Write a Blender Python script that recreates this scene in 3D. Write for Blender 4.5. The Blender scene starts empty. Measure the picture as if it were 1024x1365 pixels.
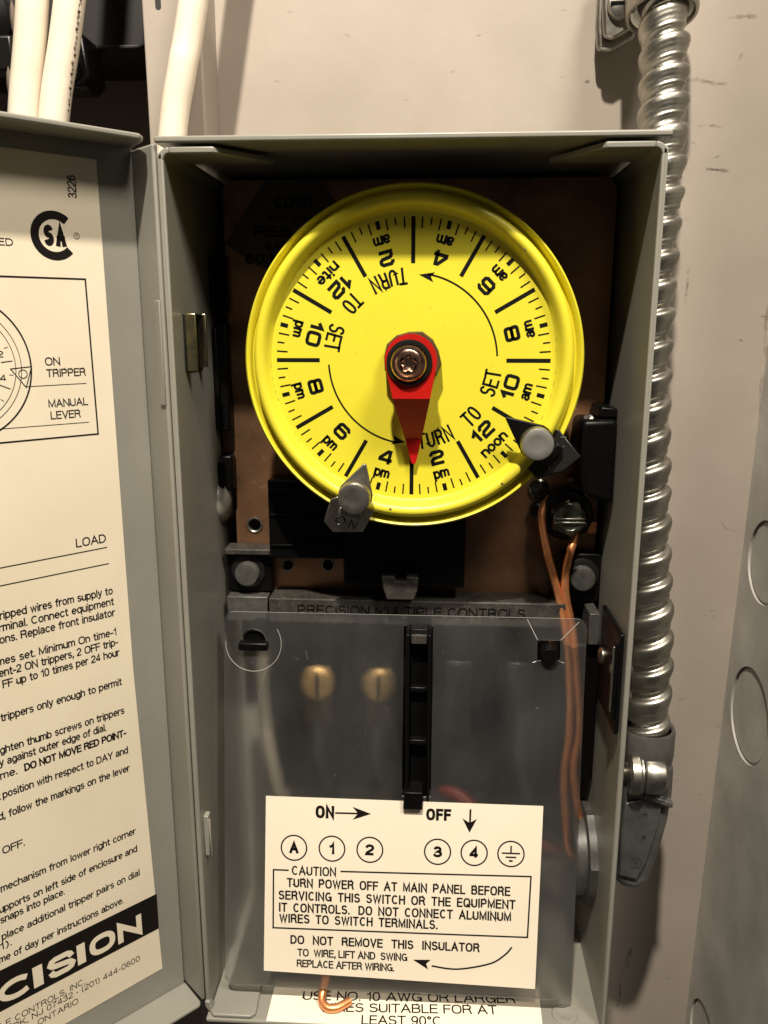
import bpy, bmesh, math, random
from mathutils import Vector, Matrix
random.seed(7)
SC = bpy.context.scene
COL = SC.collection
MM = 0.001
PI = math.pi

# ------------------------------------------------------------------ camera
# millimetres throughout; x to the right, y into the wall, z up.
# The rim of the enclosure lies in the plane y = 0, the camera hangs 222 mm in front of it.
cam_d = bpy.data.cameras.new("camera")
cam = bpy.data.objects.new("camera", cam_d); COL.objects.link(cam)
_p, _y = math.radians(13.0), math.radians(3.5)
_f = Vector((-math.sin(_y)*math.cos(_p), math.cos(_y)*math.cos(_p), -math.sin(_p)))
_r = Vector((math.cos(_y), math.sin(_y), 0)); _u = _r.cross(_f)
cam.matrix_world = Matrix(((_r.x, _u.x, -_f.x, 0), (_r.y, _u.y, -_f.y, -0.222), (_r.z, _u.z, -_f.z, 0), (0, 0, 0, 1)))
cam_d.sensor_fit = 'VERTICAL'; cam_d.sensor_height = 36; cam_d.lens = 36*1100/1365
cam_d.clip_start = 0.005; cam_d.clip_end = 20
SC.camera = cam

# ------------------------------------------------------------------ light
W = bpy.data.worlds.new("World"); SC.world = W; W.use_nodes = True
bg = W.node_tree.nodes["Background"]
bg.inputs[0].default_value = (1.0, 0.91, 0.80, 1); bg.inputs[1].default_value = 0.030

def area(name, loc, aim, size, power, color):
    l = bpy.data.lights.new(name, 'AREA'); l.shape = 'DISK'; l.size = size; l.energy = power; l.color = color
    o = bpy.data.objects.new(name, l); COL.objects.link(o); o.location = loc
    o.rotation_euler = (Vector(aim)-Vector(loc)).to_track_quat('-Z', 'Y').to_euler()
    return o
area("work_lamp", (-0.050, -0.39, 0.65), (0, 0.03, -0.08), 0.030, 8.0, (1.0, 0.905, 0.765))
area("ceiling_lamp", (0.33, -0.47, 0.70), (0, 0.03, -0.1), 0.24, 5.0, (1.0, 0.91, 0.78))
SC.view_settings.view_transform = 'Standard'
SC.view_settings.look = 'None'
SC.view_settings.exposure = 0.55
SC.view_settings.gamma = 1.0
SC.cycles.max_bounces = 10; SC.cycles.transparent_max_bounces = 12
SC.cycles.transmission_bounces = 8
SC.cycles.caustics_refractive = True; SC.cycles.caustics_reflective = False
SC.cycles.sample_clamp_indirect = 3.0

# ------------------------------------------------------------------ materials
def mat(name, col, rough=0.5, metal=0.0, var=0.0, vscale=60, bump=0.0, bscale=900, col2=None,
        dust=0.0, dustcol=(0.35, 0.31, 0.25), dscale=700, coat=0.0, spec=0.5, rvar=0.0, stretch=(1, 1, 1), dthr=0.62):
    m = bpy.data.materials.new(name); m.use_nodes = True
    nt = m.node_tree; N = nt.nodes; L = nt.links; b = N["Principled BSDF"]
    b.inputs["Base Color"].default_value = (*col, 1); b.inputs["Roughness"].default_value = rough
    b.inputs["Metallic"].default_value = metal; b.inputs["Coat Weight"].default_value = coat
    b.inputs["Specular IOR Level"].default_value = spec
    tc = N.new("ShaderNodeTexCoord"); mp = N.new("ShaderNodeMapping"); mp.inputs["Scale"].default_value = stretch
    L.new(tc.outputs["Object"], mp.inputs[0])
    cur = None
    if var > 0 or col2:
        n = N.new("ShaderNodeTexNoise"); n.inputs["Scale"].default_value = vscale; n.inputs["Detail"].default_value = 6
        n.inputs["Roughness"].default_value = 0.6
        L.new(mp.outputs[0], n.inputs["Vector"])
        r = N.new("ShaderNodeValToRGB"); r.color_ramp.elements[0].position = 0.32; r.color_ramp.elements[1].position = 0.68
        c2 = col2 or tuple(c*(1-var) for c in col)
        r.color_ramp.elements[0].color = (*c2, 1); r.color_ramp.elements[1].color = (*col, 1)
        L.new(n.outputs["Fac"], r.inputs[0]); cur = r.outputs[0]
    if dust > 0:
        n = N.new("ShaderNodeTexNoise"); n.inputs["Scale"].default_value = dscale; n.inputs["Detail"].default_value = 8
        n.inputs["Roughness"].default_value = 0.75
        L.new(tc.outputs["Object"], n.inputs["Vector"])
        r = N.new("ShaderNodeMapRange"); r.inputs["From Min"].default_value = dthr; r.inputs["From Max"].default_value = dthr+0.16
        r.inputs["To Max"].default_value = dust; r.clamp = True
        L.new(n.outputs["Fac"], r.inputs["Value"])
        mx = N.new("ShaderNodeMix"); mx.data_type = 'RGBA'
        L.new(r.outputs[0], mx.inputs[0])
        if cur is not None: L.new(cur, mx.inputs[6])
        else: mx.inputs[6].default_value = (*col, 1)
        mx.inputs[7].default_value = (*dustcol, 1); cur = mx.outputs[2]
        if metal > 0:
            mm = N.new("ShaderNodeMath"); mm.operation = 'MULTIPLY_ADD'; mm.inputs[1].default_value = -metal; mm.inputs[2].default_value = metal
            L.new(r.outputs[0], mm.inputs[0]); L.new(mm.outputs[0], b.inputs["Metallic"])
    if cur is not None: L.new(cur, b.inputs["Base Color"])
    if rvar > 0:
        n = N.new("ShaderNodeTexNoise"); n.inputs["Scale"].default_value = vscale*1.7; n.inputs["Detail"].default_value = 5
        L.new(mp.outputs[0], n.inputs["Vector"])
        r = N.new("ShaderNodeMapRange"); r.inputs["To Min"].default_value = max(0.03, rough-rvar); r.inputs["To Max"].default_value = rough+rvar
        L.new(n.outputs["Fac"], r.inputs["Value"]); L.new(r.outputs[0], b.inputs["Roughness"])
    if bump > 0:
        n = N.new("ShaderNodeTexNoise"); n.inputs["Scale"].default_value = bscale; n.inputs["Detail"].default_value = 4
        L.new(mp.outputs[0], n.inputs["Vector"])
        bp = N.new("ShaderNodeBump"); bp.inputs["Strength"].default_value = bump; bp.inputs["Distance"].default_value = 0.0002
        L.new(n.outputs["Fac"], bp.inputs["Height"]); L.new(bp.outputs[0], b.inputs["Normal"])
    return m

M = {}
M['box'] = mat('grey_enamel', (0.25, 0.24, 0.205), 0.36, var=0.14, vscale=30, bump=0.12, bscale=500, dust=0.7, dustcol=(0.12, 0.10, 0.07), dscale=330, dthr=0.70, spec=0.5, rvar=0.08)
M['cab'] = mat('beige_cabinet_paint', (0.40, 0.35, 0.30), 0.36, var=0.12, vscale=14, bump=0.15, bscale=300, rvar=0.1, col2=(0.33, 0.285, 0.24), dust=0.5, dustcol=(0.30, 0.25, 0.20), dscale=160, dthr=0.70)
M['galv'] = mat('dull_galvanised_sheet', (0.56, 0.545, 0.50), 0.55, metal=0.15, col2=(0.36, 0.35, 0.32), vscale=30, bump=0.3, bscale=1500, dust=0.5, dustcol=(0.40, 0.38, 0.33), dscale=500, dthr=0.66, rvar=0.12)
M['recess'] = mat('dark_beige_paint', (0.42, 0.35, 0.29), 0.6, var=0.15, vscale=20)
M['shade_and_slot'] = mat('shade_and_slot_dark', (0.018, 0.017, 0.015), 0.55, var=0.2, vscale=40)  # dark tone for the painted recess shade and the post slots
M['yellow'] = mat('yellow_enamel', (0.70, 0.62, 0.036), 0.40, var=0.035, vscale=30, coat=0.15, bump=0.04, bscale=700, dust=0.9, dustcol=(0.14, 0.11, 0.02), dscale=230, dthr=0.715)
M['ink'] = mat('black_ink', (0.004, 0.004, 0.004), 0.6, spec=0.15)
M['inkbrown'] = mat('printing_ink', (0.008, 0.006, 0.005), 0.7, spec=0.12)
M['paper'] = mat('cream_label_paper', (0.76, 0.68, 0.53), 0.5, col2=(0.67, 0.585, 0.44), vscale=14, bump=0.5, bscale=28, dust=0.3, dustcol=(0.5, 0.42, 0.3), dscale=500, dthr=0.68)
M['paper2'] = mat('pale_label_paper', (0.86, 0.78, 0.63), 0.45, col2=(0.81, 0.72, 0.57), vscale=16, bump=0.35, bscale=40, rvar=0.12, dust=0.3, dustcol=(0.5, 0.42, 0.3), dscale=450, dthr=0.70)
M['copperplate'] = mat('bronze_plated_sheet', (0.46, 0.235, 0.12), 0.36, metal=0.65, col2=(0.075, 0.05, 0.033), vscale=20, bump=0.2, bscale=700, dust=0.6, dustcol=(0.26, 0.20, 0.13), dscale=420, dthr=0.58, rvar=0.12)
M['black'] = mat('black_phenolic', (0.003, 0.003, 0.003), 0.36, spec=0.16, bump=0.1, bscale=900, dust=0.10, dustcol=(0.07, 0.06, 0.05), dscale=600, dthr=0.62, rvar=0.1)
M['dustyblack'] = mat('dusty_black_plastic', (0.045, 0.040, 0.033), 0.6, col2=(0.016, 0.0145, 0.0125), vscale=260, bump=0.3, bscale=1500, dust=0.5, dustcol=(0.22, 0.19, 0.15), dscale=900, dthr=0.55)
M['dialblack'] = mat('black_steel', (0.016, 0.015, 0.014), 0.28, metal=0.4, rvar=0.12, dust=0.4, dustcol=(0.16, 0.15, 0.13), dscale=900, dthr=0.66)
M['steel'] = mat('dull_steel', (0.42, 0.40, 0.36), 0.36, metal=1.0, col2=(0.30, 0.285, 0.25), vscale=220, bump=0.15, bscale=2500, rvar=0.12)
M['steelhead'] = mat('brushed_steel_face', (0.34, 0.32, 0.285), 0.36, metal=0.9, col2=(0.20, 0.19, 0.165), vscale=400, bump=0.1, bscale=3000)
M['knobgrey'] = mat('grey_knob_face', (0.22, 0.21, 0.195), 0.5, metal=0.4, col2=(0.175, 0.168, 0.155), vscale=300, dust=0.3, dustcol=(.2, .18, .16), dscale=900)
M['studgrey'] = mat('grey_stud', (0.11, 0.107, 0.10), 0.45, metal=0.4, col2=(0.06, 0.06, 0.057), vscale=300)
M['conduit'] = mat('galvanised_conduit', (0.52, 0.495, 0.44), 0.36, metal=1.0, col2=(0.30, 0.285, 0.25), vscale=90, bump=0.25, bscale=1800, rvar=0.12, dust=0.5, dustcol=(0.16, 0.14, 0.11), dscale=380, dthr=0.66)
M['diecast'] = mat('die_cast_zinc', (0.20, 0.20, 0.19), 0.32, metal=0.65, col2=(0.10, 0.10, 0.096), vscale=90, bump=0.3, bscale=1800, rvar=0.12)
M['copper'] = mat('bare_copper', (0.95, 0.40, 0.17), 0.34, metal=0.75, col2=(0.70, 0.27, 0.11), vscale=260, rvar=0.1, bump=0.1, bscale=1500)
M['rosescrew'] = mat('copper_coloured_screw', (0.72, 0.46, 0.36), 0.22, metal=1.0, col2=(0.45, 0.27, 0.20), vscale=500, bump=0.3, bscale=2500)
M['brass'] = mat('brass', (0.80, 0.54, 0.24), 0.42, metal=0.7, col2=(0.48, 0.31, 0.12), vscale=300)
M['darkbrass'] = mat('tarnished_brass', (0.07, 0.045, 0.022), 0.5, metal=0.5, var=0.4, vscale=300)
M['red'] = mat('red_enamel', (0.44, 0.008, 0.005), 0.42, coat=0.0, spec=0.25, var=0.12, vscale=120)
M['brown'] = mat('rusty_brown_nut', (0.10, 0.055, 0.018), 0.6, metal=0.3, var=0.5, vscale=900, bump=0.5, bscale=2500)
M['wirewhite'] = mat('white_cable_sheath', (0.80, 0.72, 0.60), 0.42, col2=(0.70, 0.61, 0.49), vscale=70, bump=0.08, bscale=500, dust=0.5, dustcol=(0.35, 0.28, 0.2), dscale=300, dthr=0.70)
M['wiregrey'] = mat('grey_wire_sheath', (0.62, 0.56, 0.45), 0.45, var=0.2, vscale=120)
M['wirered'] = mat('red_wire_sheath', (0.20, 0.02, 0.012), 0.4)
M['wireblack'] = mat('black_wire_sheath', (0.02, 0.02, 0.02), 0.4)
M['zinc'] = mat('yellow_zinc_clip', (0.55, 0.48, 0.25), 0.28, metal=1.0, col2=(0.25, 0.24, 0.20), vscale=200)
M['hexscrew'] = mat('green_black_screw', (0.20, 0.205, 0.16), 0.20, metal=0.9, col2=(0.06, 0.065, 0.05), vscale=300, bump=0.3, bscale=1500)
M['ratingpaper'] = mat('tarnished_rating_paper', (0.075, 0.05, 0.03), 0.6, var=0.2, vscale=60)
M['stain'] = mat('brown_stain', (0.10, 0.075, 0.055), 0.7)

def stain_mat(name, col, alpha):
    m = bpy.data.materials.new(name); m.use_nodes = True
    nt = m.node_tree; N = nt.nodes; L = nt.links; b = N["Principled BSDF"]
    b.inputs["Base Color"].default_value = (*col, 1); b.inputs["Roughness"].default_value = 0.7
    tc = N.new("ShaderNodeTexCoord"); n = N.new("ShaderNodeTexNoise"); n.inputs["Scale"].default_value = 350; n.inputs["Detail"].default_value = 6
    L.new(tc.outputs["Object"], n.inputs["Vector"])
    at = N.new("ShaderNodeAttribute"); at.attribute_name = "fade"
    r = N.new("ShaderNodeMapRange"); r.inputs["From Min"].default_value = 0.38; r.inputs["From Max"].default_value = 0.62; r.inputs["To Max"].default_value = alpha
    L.new(n.outputs["Fac"], r.inputs["Value"])
    mu = N.new("ShaderNodeMath"); mu.operation = 'MULTIPLY'; L.new(r.outputs[0], mu.inputs[0]); L.new(at.outputs["Fac"], mu.inputs[1])
    L.new(mu.outputs[0], b.inputs["Alpha"])
    return m
M['smear'] = stain_mat('grey_smear', (0.22, 0.18, 0.145), 0.42)
M['smeardark'] = stain_mat('dark_smear', (0.12, 0.095, 0.075), 0.6)

def plastic_mat():
    m = bpy.data.materials.new('hazy_clear_plastic'); m.use_nodes = True
    nt = m.node_tree; N = nt.nodes; L = nt.links; N.clear()
    out = N.new("ShaderNodeOutputMaterial")
    tr = N.new("ShaderNodeBsdfTransparent"); tr.inputs[0].default_value = (0.90, 0.90, 0.88, 1)
    rf = N.new("ShaderNodeBsdfRefraction"); rf.inputs["Roughness"].default_value = 0.62; rf.inputs["IOR"].default_value = 1.10
    rf.inputs[0].default_value = (0.93, 0.92, 0.90, 1)
    df = N.new("ShaderNodeBsdfDiffuse"); df.inputs[0].default_value = (0.75, 0.76, 0.76, 1)
    tl = N.new("ShaderNodeBsdfTranslucent"); tl.inputs[0].default_value = (0.8, 0.78, 0.74, 1)
    gl = N.new("ShaderNodeBsdfGlossy"); gl.inputs["Roughness"].default_value = 0.32
    a = N.new("ShaderNodeMixShader"); a.inputs[0].default_value = 0.74; L.new(tr.outputs[0], a.inputs[1]); L.new(rf.outputs[0], a.inputs[2])
    # scratches and rubbed patches raise the milky part
    tc = N.new("ShaderNodeTexCoord"); mp = N.new("ShaderNodeMapping"); mp.inputs["Scale"].default_value = (1, 1, 0.55)
    n1 = N.new("ShaderNodeTexNoise"); n1.inputs["Scale"].default_value = 45; n1.inputs["Detail"].default_value = 7
    n2 = N.new("ShaderNodeTexNoise"); n2.inputs["Scale"].default_value = 900; n2.inputs["Detail"].default_value = 3
    L.new(tc.outputs["Object"], mp.inputs[0]); L.new(mp.outputs[0], n1.inputs["Vector"]); L.new(tc.outputs["Object"], n2.inputs["Vector"])
    r1 = N.new("ShaderNodeMapRange"); r1.inputs["From Min"].default_value = 0.3; r1.inputs["From Max"].default_value = 0.75
    r1.inputs["To Min"].default_value = 0.014; r1.inputs["To Max"].default_value = 0.055; L.new(n1.outputs["Fac"], r1.inputs["Value"])
    r2 = N.new("ShaderNodeMapRange"); r2.inputs["From Min"].default_value = 0.69; r2.inputs["From Max"].default_value = 0.78
    r2.inputs["To Min"].default_value = 0.0; r2.inputs["To Max"].default_value = 0.10; L.new(n2.outputs["Fac"], r2.inputs["Value"])
    ad = N.new("ShaderNodeMath"); ad.operation = 'ADD'; L.new(r1.outputs[0], ad.inputs[0]); L.new(r2.outputs[0], ad.inputs[1])
    at_ = N.new("ShaderNodeMixShader"); at_.inputs[0].default_value = 0.18; L.new(a.outputs[0], at_.inputs[1]); L.new(tl.outputs[0], at_.inputs[2]); a = at_
    b = N.new("ShaderNodeMixShader"); L.new(ad.outputs[0], b.inputs[0]); L.new(a.outputs[0], b.inputs[1]); L.new(df.outputs[0], b.inputs[2])
    c = N.new("ShaderNodeMixShader"); c.inputs[0].default_value = 0.06; L.new(b.outputs[0], c.inputs[1]); L.new(gl.outputs[0], c.inputs[2])
    L.new(c.outputs[0], out.inputs[0])
    return m
M['plastic'] = plastic_mat()
m = mat('frosted_lit_edge', (0.40, 0.39, 0.36), 0.35); M['edge'] = m  # frosted edge, whitened to look as if it catches light

# ------------------------------------------------------------------ mesh helpers
def root_of(p):
    while p.parent: p = p.parent
    return p

def thing(name, label, cat, loc=(0, 0, 0), group=None):
    o = bpy.data.objects.new(name, None); COL.objects.link(o); o.empty_display_size = 0.01
    o.location = Vector(loc)*MM; o['label'] = label; o['category'] = cat
    if group: o['group'] = group
    return o

def tag(o, label, cat, group=None):
    o['label'] = label; o['category'] = cat
    if group: o['group'] = group
    return o

class MB:
    """Collects shapes given in scene millimetres and links them as one mesh object."""
    def __init__(s): s.v = []; s.f = []; s.mi = []; s.cur = 0
    def add(s, vs, fs):
        b = len(s.v); s.v += [Vector(v) for v in vs]; s.f += [tuple(b+i for i in f) for f in fs]; s.mi += [s.cur]*len(fs); return s
    def box(s, x0, x1, y0, y1, z0, z1, M4=None):
        vs = [Vector((x, y, z)) for x in (x0, x1) for y in (y0, y1) for z in (z0, z1)]
        if M4: vs = [M4 @ v for v in vs]
        return s.add(vs, [(0, 1, 3, 2), (4, 6, 7, 5), (0, 4, 5, 1), (2, 3, 7, 6), (0, 2, 6, 4), (1, 5, 7, 3)])
    def prism(s, pts, y0, y1, frame=None):
        """outline pts (a, b) -> x, z; thickness along y from y0 to y1; frame maps (a, y, b) elsewhere."""
        n = len(pts); vs = [Vector((a, y0, b)) for a, b in pts]+[Vector((a, y1, b)) for a, b in pts]
        if frame: vs = [frame @ v for v in vs]
        fs = [tuple(range(n)), tuple(range(2*n-1, n-1, -1))]+[(i, i+n, (i+1) % n+n, (i+1) % n) for i in range(n)]
        return s.add(vs, fs)
    def rings(s, rings, closed=True, cap=True, loop=False):
        b = []; n = len(rings[0])
        for r in rings: b += r
        fs = []
        m = len(rings)
        for i in range(m if loop else m-1):
            j = (i+1) % m
            for k in range(n if closed else n-1):
                l = (k+1) % n
                fs.append((i*n+k, i*n+l, j*n+l, j*n+k))
        if cap and not loop: fs.append(tuple(range(n-1, -1, -1))); fs.append(tuple((m-1)*n+k for k in range(n)))
        return s.add(b, fs)
    def lathe(s, o, axis, prof, n=48, cap=True, bump=None):
        """prof: list of (radius, distance along axis)."""
        o = Vector(o); a = Vector(axis).normalized(); u = a.orthogonal().normalized(); w = a.cross(u)
        R = []
        for r, h in prof:
            ring = []
            for k in range(n):
                t = 2*PI*k/n; rr = r*(1+(bump(k, h) if bump else 0))
                ring.append(o+a*h+(u*math.cos(t)+w*math.sin(t))*rr)
            R.append(ring)
        return s.rings(R, cap=cap)
    def tube(s, pts, r, n=14, cap=True, sub=6, radii=None):
        P = [Vector(p) for p in pts]
        if sub > 1 and len(P) > 2: P, T = smooth_path(P, sub)
        R = []; u = None
        for i, p in enumerate(P):
            d = (P[min(i+1, len(P)-1)]-P[max(i-1, 0)]).normalized()
            u = d.orthogonal().normalized() if u is None else (u-d*u.dot(d)).normalized()
            w = d.cross(u); rr = r if radii is None else radii(i/(len(P)-1))
            R.append([p+(u*math.cos(2*PI*k/n)+w*math.sin(2*PI*k/n))*rr for k in range(n)])
        return s.rings(R, cap=cap)
    def build(s, name, m, parent=None, smooth=40, bevel=0, kind=None, seg=2, label=None):
        me = bpy.data.meshes.new(name); off = Vector((0, 0, 0))
        if parent is not None: off = root_of(parent).location/MM
        else:
            c = Vector((0, 0, 0))
            if s.v:
                lo = Vector([min(v[i] for v in s.v) for i in range(3)]); hi = Vector([max(v[i] for v in s.v) for i in range(3)])
                c = Vector(((lo.x+hi.x)/2, (lo.y+hi.y)/2, lo.z))
            off = c
        me.from_pydata([(v-off)*MM for v in s.v], [], s.f)
        bm = bmesh.new(); bm.from_mesh(me); bmesh.ops.recalc_face_normals(bm, faces=bm.faces); bm.to_mesh(me); bm.free()
        for x in (m if isinstance(m, (list, tuple)) else [m]): me.materials.append(M[x])
        for p, i in zip(me.polygons, s.mi): p.material_index = i
        if smooth:
            me.shade_smooth(); me.set_sharp_from_angle(angle=math.radians(smooth))
        o = bpy.data.objects.new(name, me); COL.objects.link(o)
        if parent is not None: o.parent = parent
        else: o.location = off*MM
        if bevel:
            b = o.modifiers.new('edge', 'BEVEL'); b.width = bevel*MM; b.segments = seg; b.limit_method = 'ANGLE'; b.angle_limit = math.radians(35); b.harden_normals = False
        if kind: o['kind'] = kind
        if label: o['label'] = label
        return o

def smooth_path(P, sub):
    out = []
    n = len(P)
    for i in range(n-1):
        p0, p1, p2, p3 = P[max(i-1, 0)], P[i], P[i+1], P[min(i+2, n-1)]
        for k in range(sub):
            t = k/sub
            out.append(0.5*((2*p1)+(-p0+p2)*t+(2*p0-5*p1+4*p2-p3)*t*t+(-p0+3*p1-3*p2+p3)*t*t*t))
    out.append(P[-1]); return out, None

# ------------------------------------------------------------------ a plain grotesque drawn with strokes
def _arc(cx, cy, rx, ry, a0, a1, n=None):
    n = n or max(3, int(abs(a1-a0)/22)); return [(cx+rx*math.cos(math.radians(a0+(a1-a0)*i/n)), cy+ry*math.sin(math.radians(a0+(a1-a0)*i/n))) for i in range(n+1)]
def _font():
    A = _arc; X = .73; g = {}
    def oval(x0, x1, y0, y1):     # squarish closed oval
        cx, cy, rx, ry = (x0+x1)/2, (y0+y1)/2, (x1-x0)/2, (y1-y0)/2
        return [(cx+rx*math.copysign(abs(math.cos(t))**.8, math.cos(t)), cy+ry*math.copysign(abs(math.sin(t))**.8, math.sin(t))) for t in [2*PI*i/20 for i in range(21)]]
    g['A'] = (.72, [[(0, 0), (.36, 1), (.72, 0)], [(.13, .34), (.59, .34)]])
    g['B'] = (.62, [[(0, 0), (0, 1), (.36, 1)]+A(.36, .765, .22, .235, 90, -90)+[(0, .53)], [(.36, .53)]+A(.38, .265, .24, .265, 90, -90)+[(0, 0)]])
    g['C'] = (.68, [A(.36, .5, .34, .5, 48, 312, 14)])
    g['D'] = (.66, [[(0, 0), (0, 1), (.28, 1)]+A(.28, .5, .38, .5, 80, -80, 8)+[(.28, 0), (0, 0)]])
    g['E'] = (.54, [[(.54, 1), (0, 1), (0, 0), (.55, 0)], [(0, .53), (.50, .53)]])
    g['F'] = (.50, [[(.52, 1), (0, 1), (0, 0)], [(0, .51), (.46, .51)]])
    g['G'] = (.70, [A(.36, .5, .34, .5, 48, 340, 15)+[(.70, .45), (.40, .45)], [(.70, .45), (.70, 0)]])
    g['H'] = (.62, [[(0, 0), (0, 1)], [(.62, 0), (.62, 1)], [(0, .53), (.62, .53)]])
    g['I'] = (.04, [[(.02, 0), (.02, 1)]])
    g['J'] = (.48, [[(.46, 1), (.46, .25)]+A(.23, .25, .23, .25, 0, -180)])
    g['K'] = (.62, [[(0, 0), (0, 1)], [(.60, 1), (0, .36)], [(.2, .56), (.64, 0)]])
    g['L'] = (.50, [[(0, 1), (0, 0), (.50, 0)]])
    g['M'] = (.76, [[(0, 0), (0, 1), (.38, .08), (.76, 1), (.76, 0)]])
    g['N'] = (.64, [[(0, 0), (0, 1), (.64, 0), (.64, 1)]])
    g['O'] = (.72, [oval(0, .72, 0, 1)])
    g['P'] = (.60, [[(0, 0), (0, 1), (.34, 1)]+A(.34, .73, .26, .27, 90, -90)+[(0, .46)]])
    g['Q'] = (.72, [oval(0, .72, 0, 1), [(.44, .24), (.70, -.03)]])
    g['R'] = (.64, [[(0, 0), (0, 1), (.36, 1)]+A(.36, .755, .25, .245, 90, -90)+[(0, .51)], [(.36, .51), (.52, .44), (.60, .10), (.64, 0)]])
    g['S'] = (.60, [A(.30, .755, .28, .245, 25, 250, 10)+A(.30, .265, .30, .265, 75, -160, 11)])
    g['\u00a7'] = (.60, [[(.58, .76), (.54, .92), (.46, 1), (.14, 1), (.04, .92), (0, .74), (.06, .60), (.16, .54), (.44, .46), (.54, .40), (.60, .26), (.56, .08), (.46, 0), (.14, 0), (.05, .08), (.01, .24)]])
    g['T'] = (.60, [[(0, 1), (.60, 1)], [(.30, 1), (.30, 0)]])
    g['U'] = (.62, [[(0, 1), (0, .30)]+A(.31, .30, .31, .30, 180, 360)+[(.62, 1)]])
    g['V'] = (.64, [[(0, 1), (.32, 0), (.64, 1)]])
    g['W'] = (.94, [[(0, 1), (.24, 0), (.47, .96), (.70, 0), (.94, 1)]])
    g['X'] = (.62, [[(0, 0), (.62, 1)], [(0, 1), (.62, 0)]])
    g['Y'] = (.64, [[(0, 1), (.32, .45), (.64, 1)], [(.32, .45), (.32, 0)]])
    g['Z'] = (.58, [[(0, 1), (.58, 1), (0, 0), (.60, 0)]])
    g['0'] = (.50, [oval(0, .50, 0, 1)]); g['1'] = (.26, [[(0, .76), (.14, .80), (.22, 1), (.22, 0)]])
    g['2'] = (.50, [A(.25, .73, .25, .27, 170, -20, 8)+[(.40, .50), (.04, .16), (0, 0), (.52, 0)]])
    g['3'] = (.50, [A(.24, .755, .22, .245, 165, -90, 9)+A(.24, .265, .27, .265, 85, -165, 9), ])
    g['4'] = (.54, [[(.40, 0), (.40, 1), (0, .30), (0, .25), (.56, .25)]])
    g['5'] = (.50, [[(.47, 1), (.10, 1), (.04, .50)]+A(.24, .33, .26, .33, 125, -160, 10)])
    g['6'] = (.50, [A(.26, .70, .23, .30, 30, 170, 6)+[(.01, .5)]+A(.25, .32, .25, .32, 180, 540, 14)])
    g['7'] = (.50, [[(0, 1), (.50, 1), (.26, .5), (.16, 0)]]); g['8'] = (.50, [oval(.03, .47, .53, 1), oval(0, .50, 0, .53)])
    g['9'] = (.50, [A(.24, .30, .23, .30, 210, 350, 6)+[(.49, .5)]+A(.25, .68, .25, .32, 0, 360, 14)])
    bowl = lambda cx=.25: A(cx, X/2, .25, X/2, 0, 360, 14)
    g['a'] = (.48, [A(.24, .52, .21, .21, 160, 0, 6)+[(.45, .10), (.49, 0)], [(.45, .44), (.2, .39)]+A(.19, .2, .19, .2, 105, 300, 7)+[(.45, .22)]])
    g['b'] = (.50, [bowl(), [(0, 0), (0, 1)]]); g['c'] = (.44, [A(.25, X/2, .25, X/2, 40, 320, 11)])
    g['d'] = (.50, [bowl(), [(.50, 0), (.50, 1)]]); g['e'] = (.48, [[(0, .38), (.49, .38)]+A(.25, X/2, .245, X/2, 5, 315, 13)])
    g['f'] = (.28, [[(.30, .99), (.2, 1), (.12, .88), (.12, 0)], [(0, .70), (.28, .70)]])
    g['g'] = (.50, [bowl(), [(.50, X), (.50, -.08)]+A(.26, -.06, .24, .21, 0, -160, 6)])
    g['h'] = (.46, [[(0, 0), (0, 1)], [(0, .46)]+A(.23, .48, .23, .25, 170, 0, 6)+[(.46, 0)]])
    g['i'] = (.04, [[(.02, 0), (.02, X-.09)], [(.02, .98), (.02, 0.99)]]); g['j'] = (.1, [[(.1, X), (.1, -.15), (.0, -.26)], [(.1, .9), (.1, 1.02)]])
    g['k'] = (.44, [[(0, 0), (0, 1)], [(.42, X), (0, .26)], [(.14, .40), (.46, 0)]]); g['l'] = (.04, [[(.02, 0), (.02, 1)]])
    g['m'] = (.74, [[(0, 0), (0, X)], [(0, .46)]+A(.185, .50, .185, .23, 170, 0, 6)+[(.37, 0)], [(.37, .46)]+A(.555, .50, .185, .23, 170, 0, 6)+[(.74, 0)]])
    g['n'] = (.46, [[(0, 0), (0, X)], [(0, .46)]+A(.23, .48, .23, .25, 170, 0, 6)+[(.46, 0)]])
    g['o'] = (.50, [bowl()]); g['p'] = (.50, [bowl(), [(0, X), (0, -.27)]]); g['q'] = (.50, [bowl(), [(.5, X), (.5, -.27)]])
    g['r'] = (.26, [[(0, 0), (0, X)], [(0, .42), (.08, .64), (.28, .71)]])
    g['s'] = (.42, [A(.21, .55, .19, .18, 25, 250, 8)+A(.21, .19, .21, .19, 75, -155, 8)])
    g['t'] = (.26, [[(.11, .93), (.11, .12), (.17, 0), (.27, .01)], [(0, .70), (.26, .70)]])
    g['u'] = (.46, [[(0, X), (0, .25)]+A(.23, .25, .23, .25, 180, 350, 6)+[(.46, .25)], [(.46, X), (.46, 0)]])
    g['v'] = (.44, [[(0, X), (.22, 0), (.44, X)]]); g['w'] = (.68, [[(0, X), (.17, 0), (.34, .70), (.51, 0), (.68, X)]])
    g['x'] = (.44, [[(0, 0), (.44, X)], [(0, X), (.44, 0)]]); g['y'] = (.44, [[(0, X), (.22, .02)], [(.44, X), (.18, -.18), (.10, -.26), (0, -.26)]])
    g['z'] = (.42, [[(0, X), (.42, X), (0, 0), (.44, 0)]])
    g['.'] = (.04, [[(.02, 0.0), (.02, .02)]]); g[','] = (.06, [[(.05, .07), (.05, -.05), (0, -.18)]]); g['-'] = (.26, [[(0, .36), (.26, .36)]])
    g["'"] = (.04, [[(.02, 1), (.02, .75)]]); g['('] = (.16, [A(.3, .38, .3, .68, 120, 240, 6)]); g[')'] = (.16, [A(-.14, .38, .3, .68, 60, -60, 6)])
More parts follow.
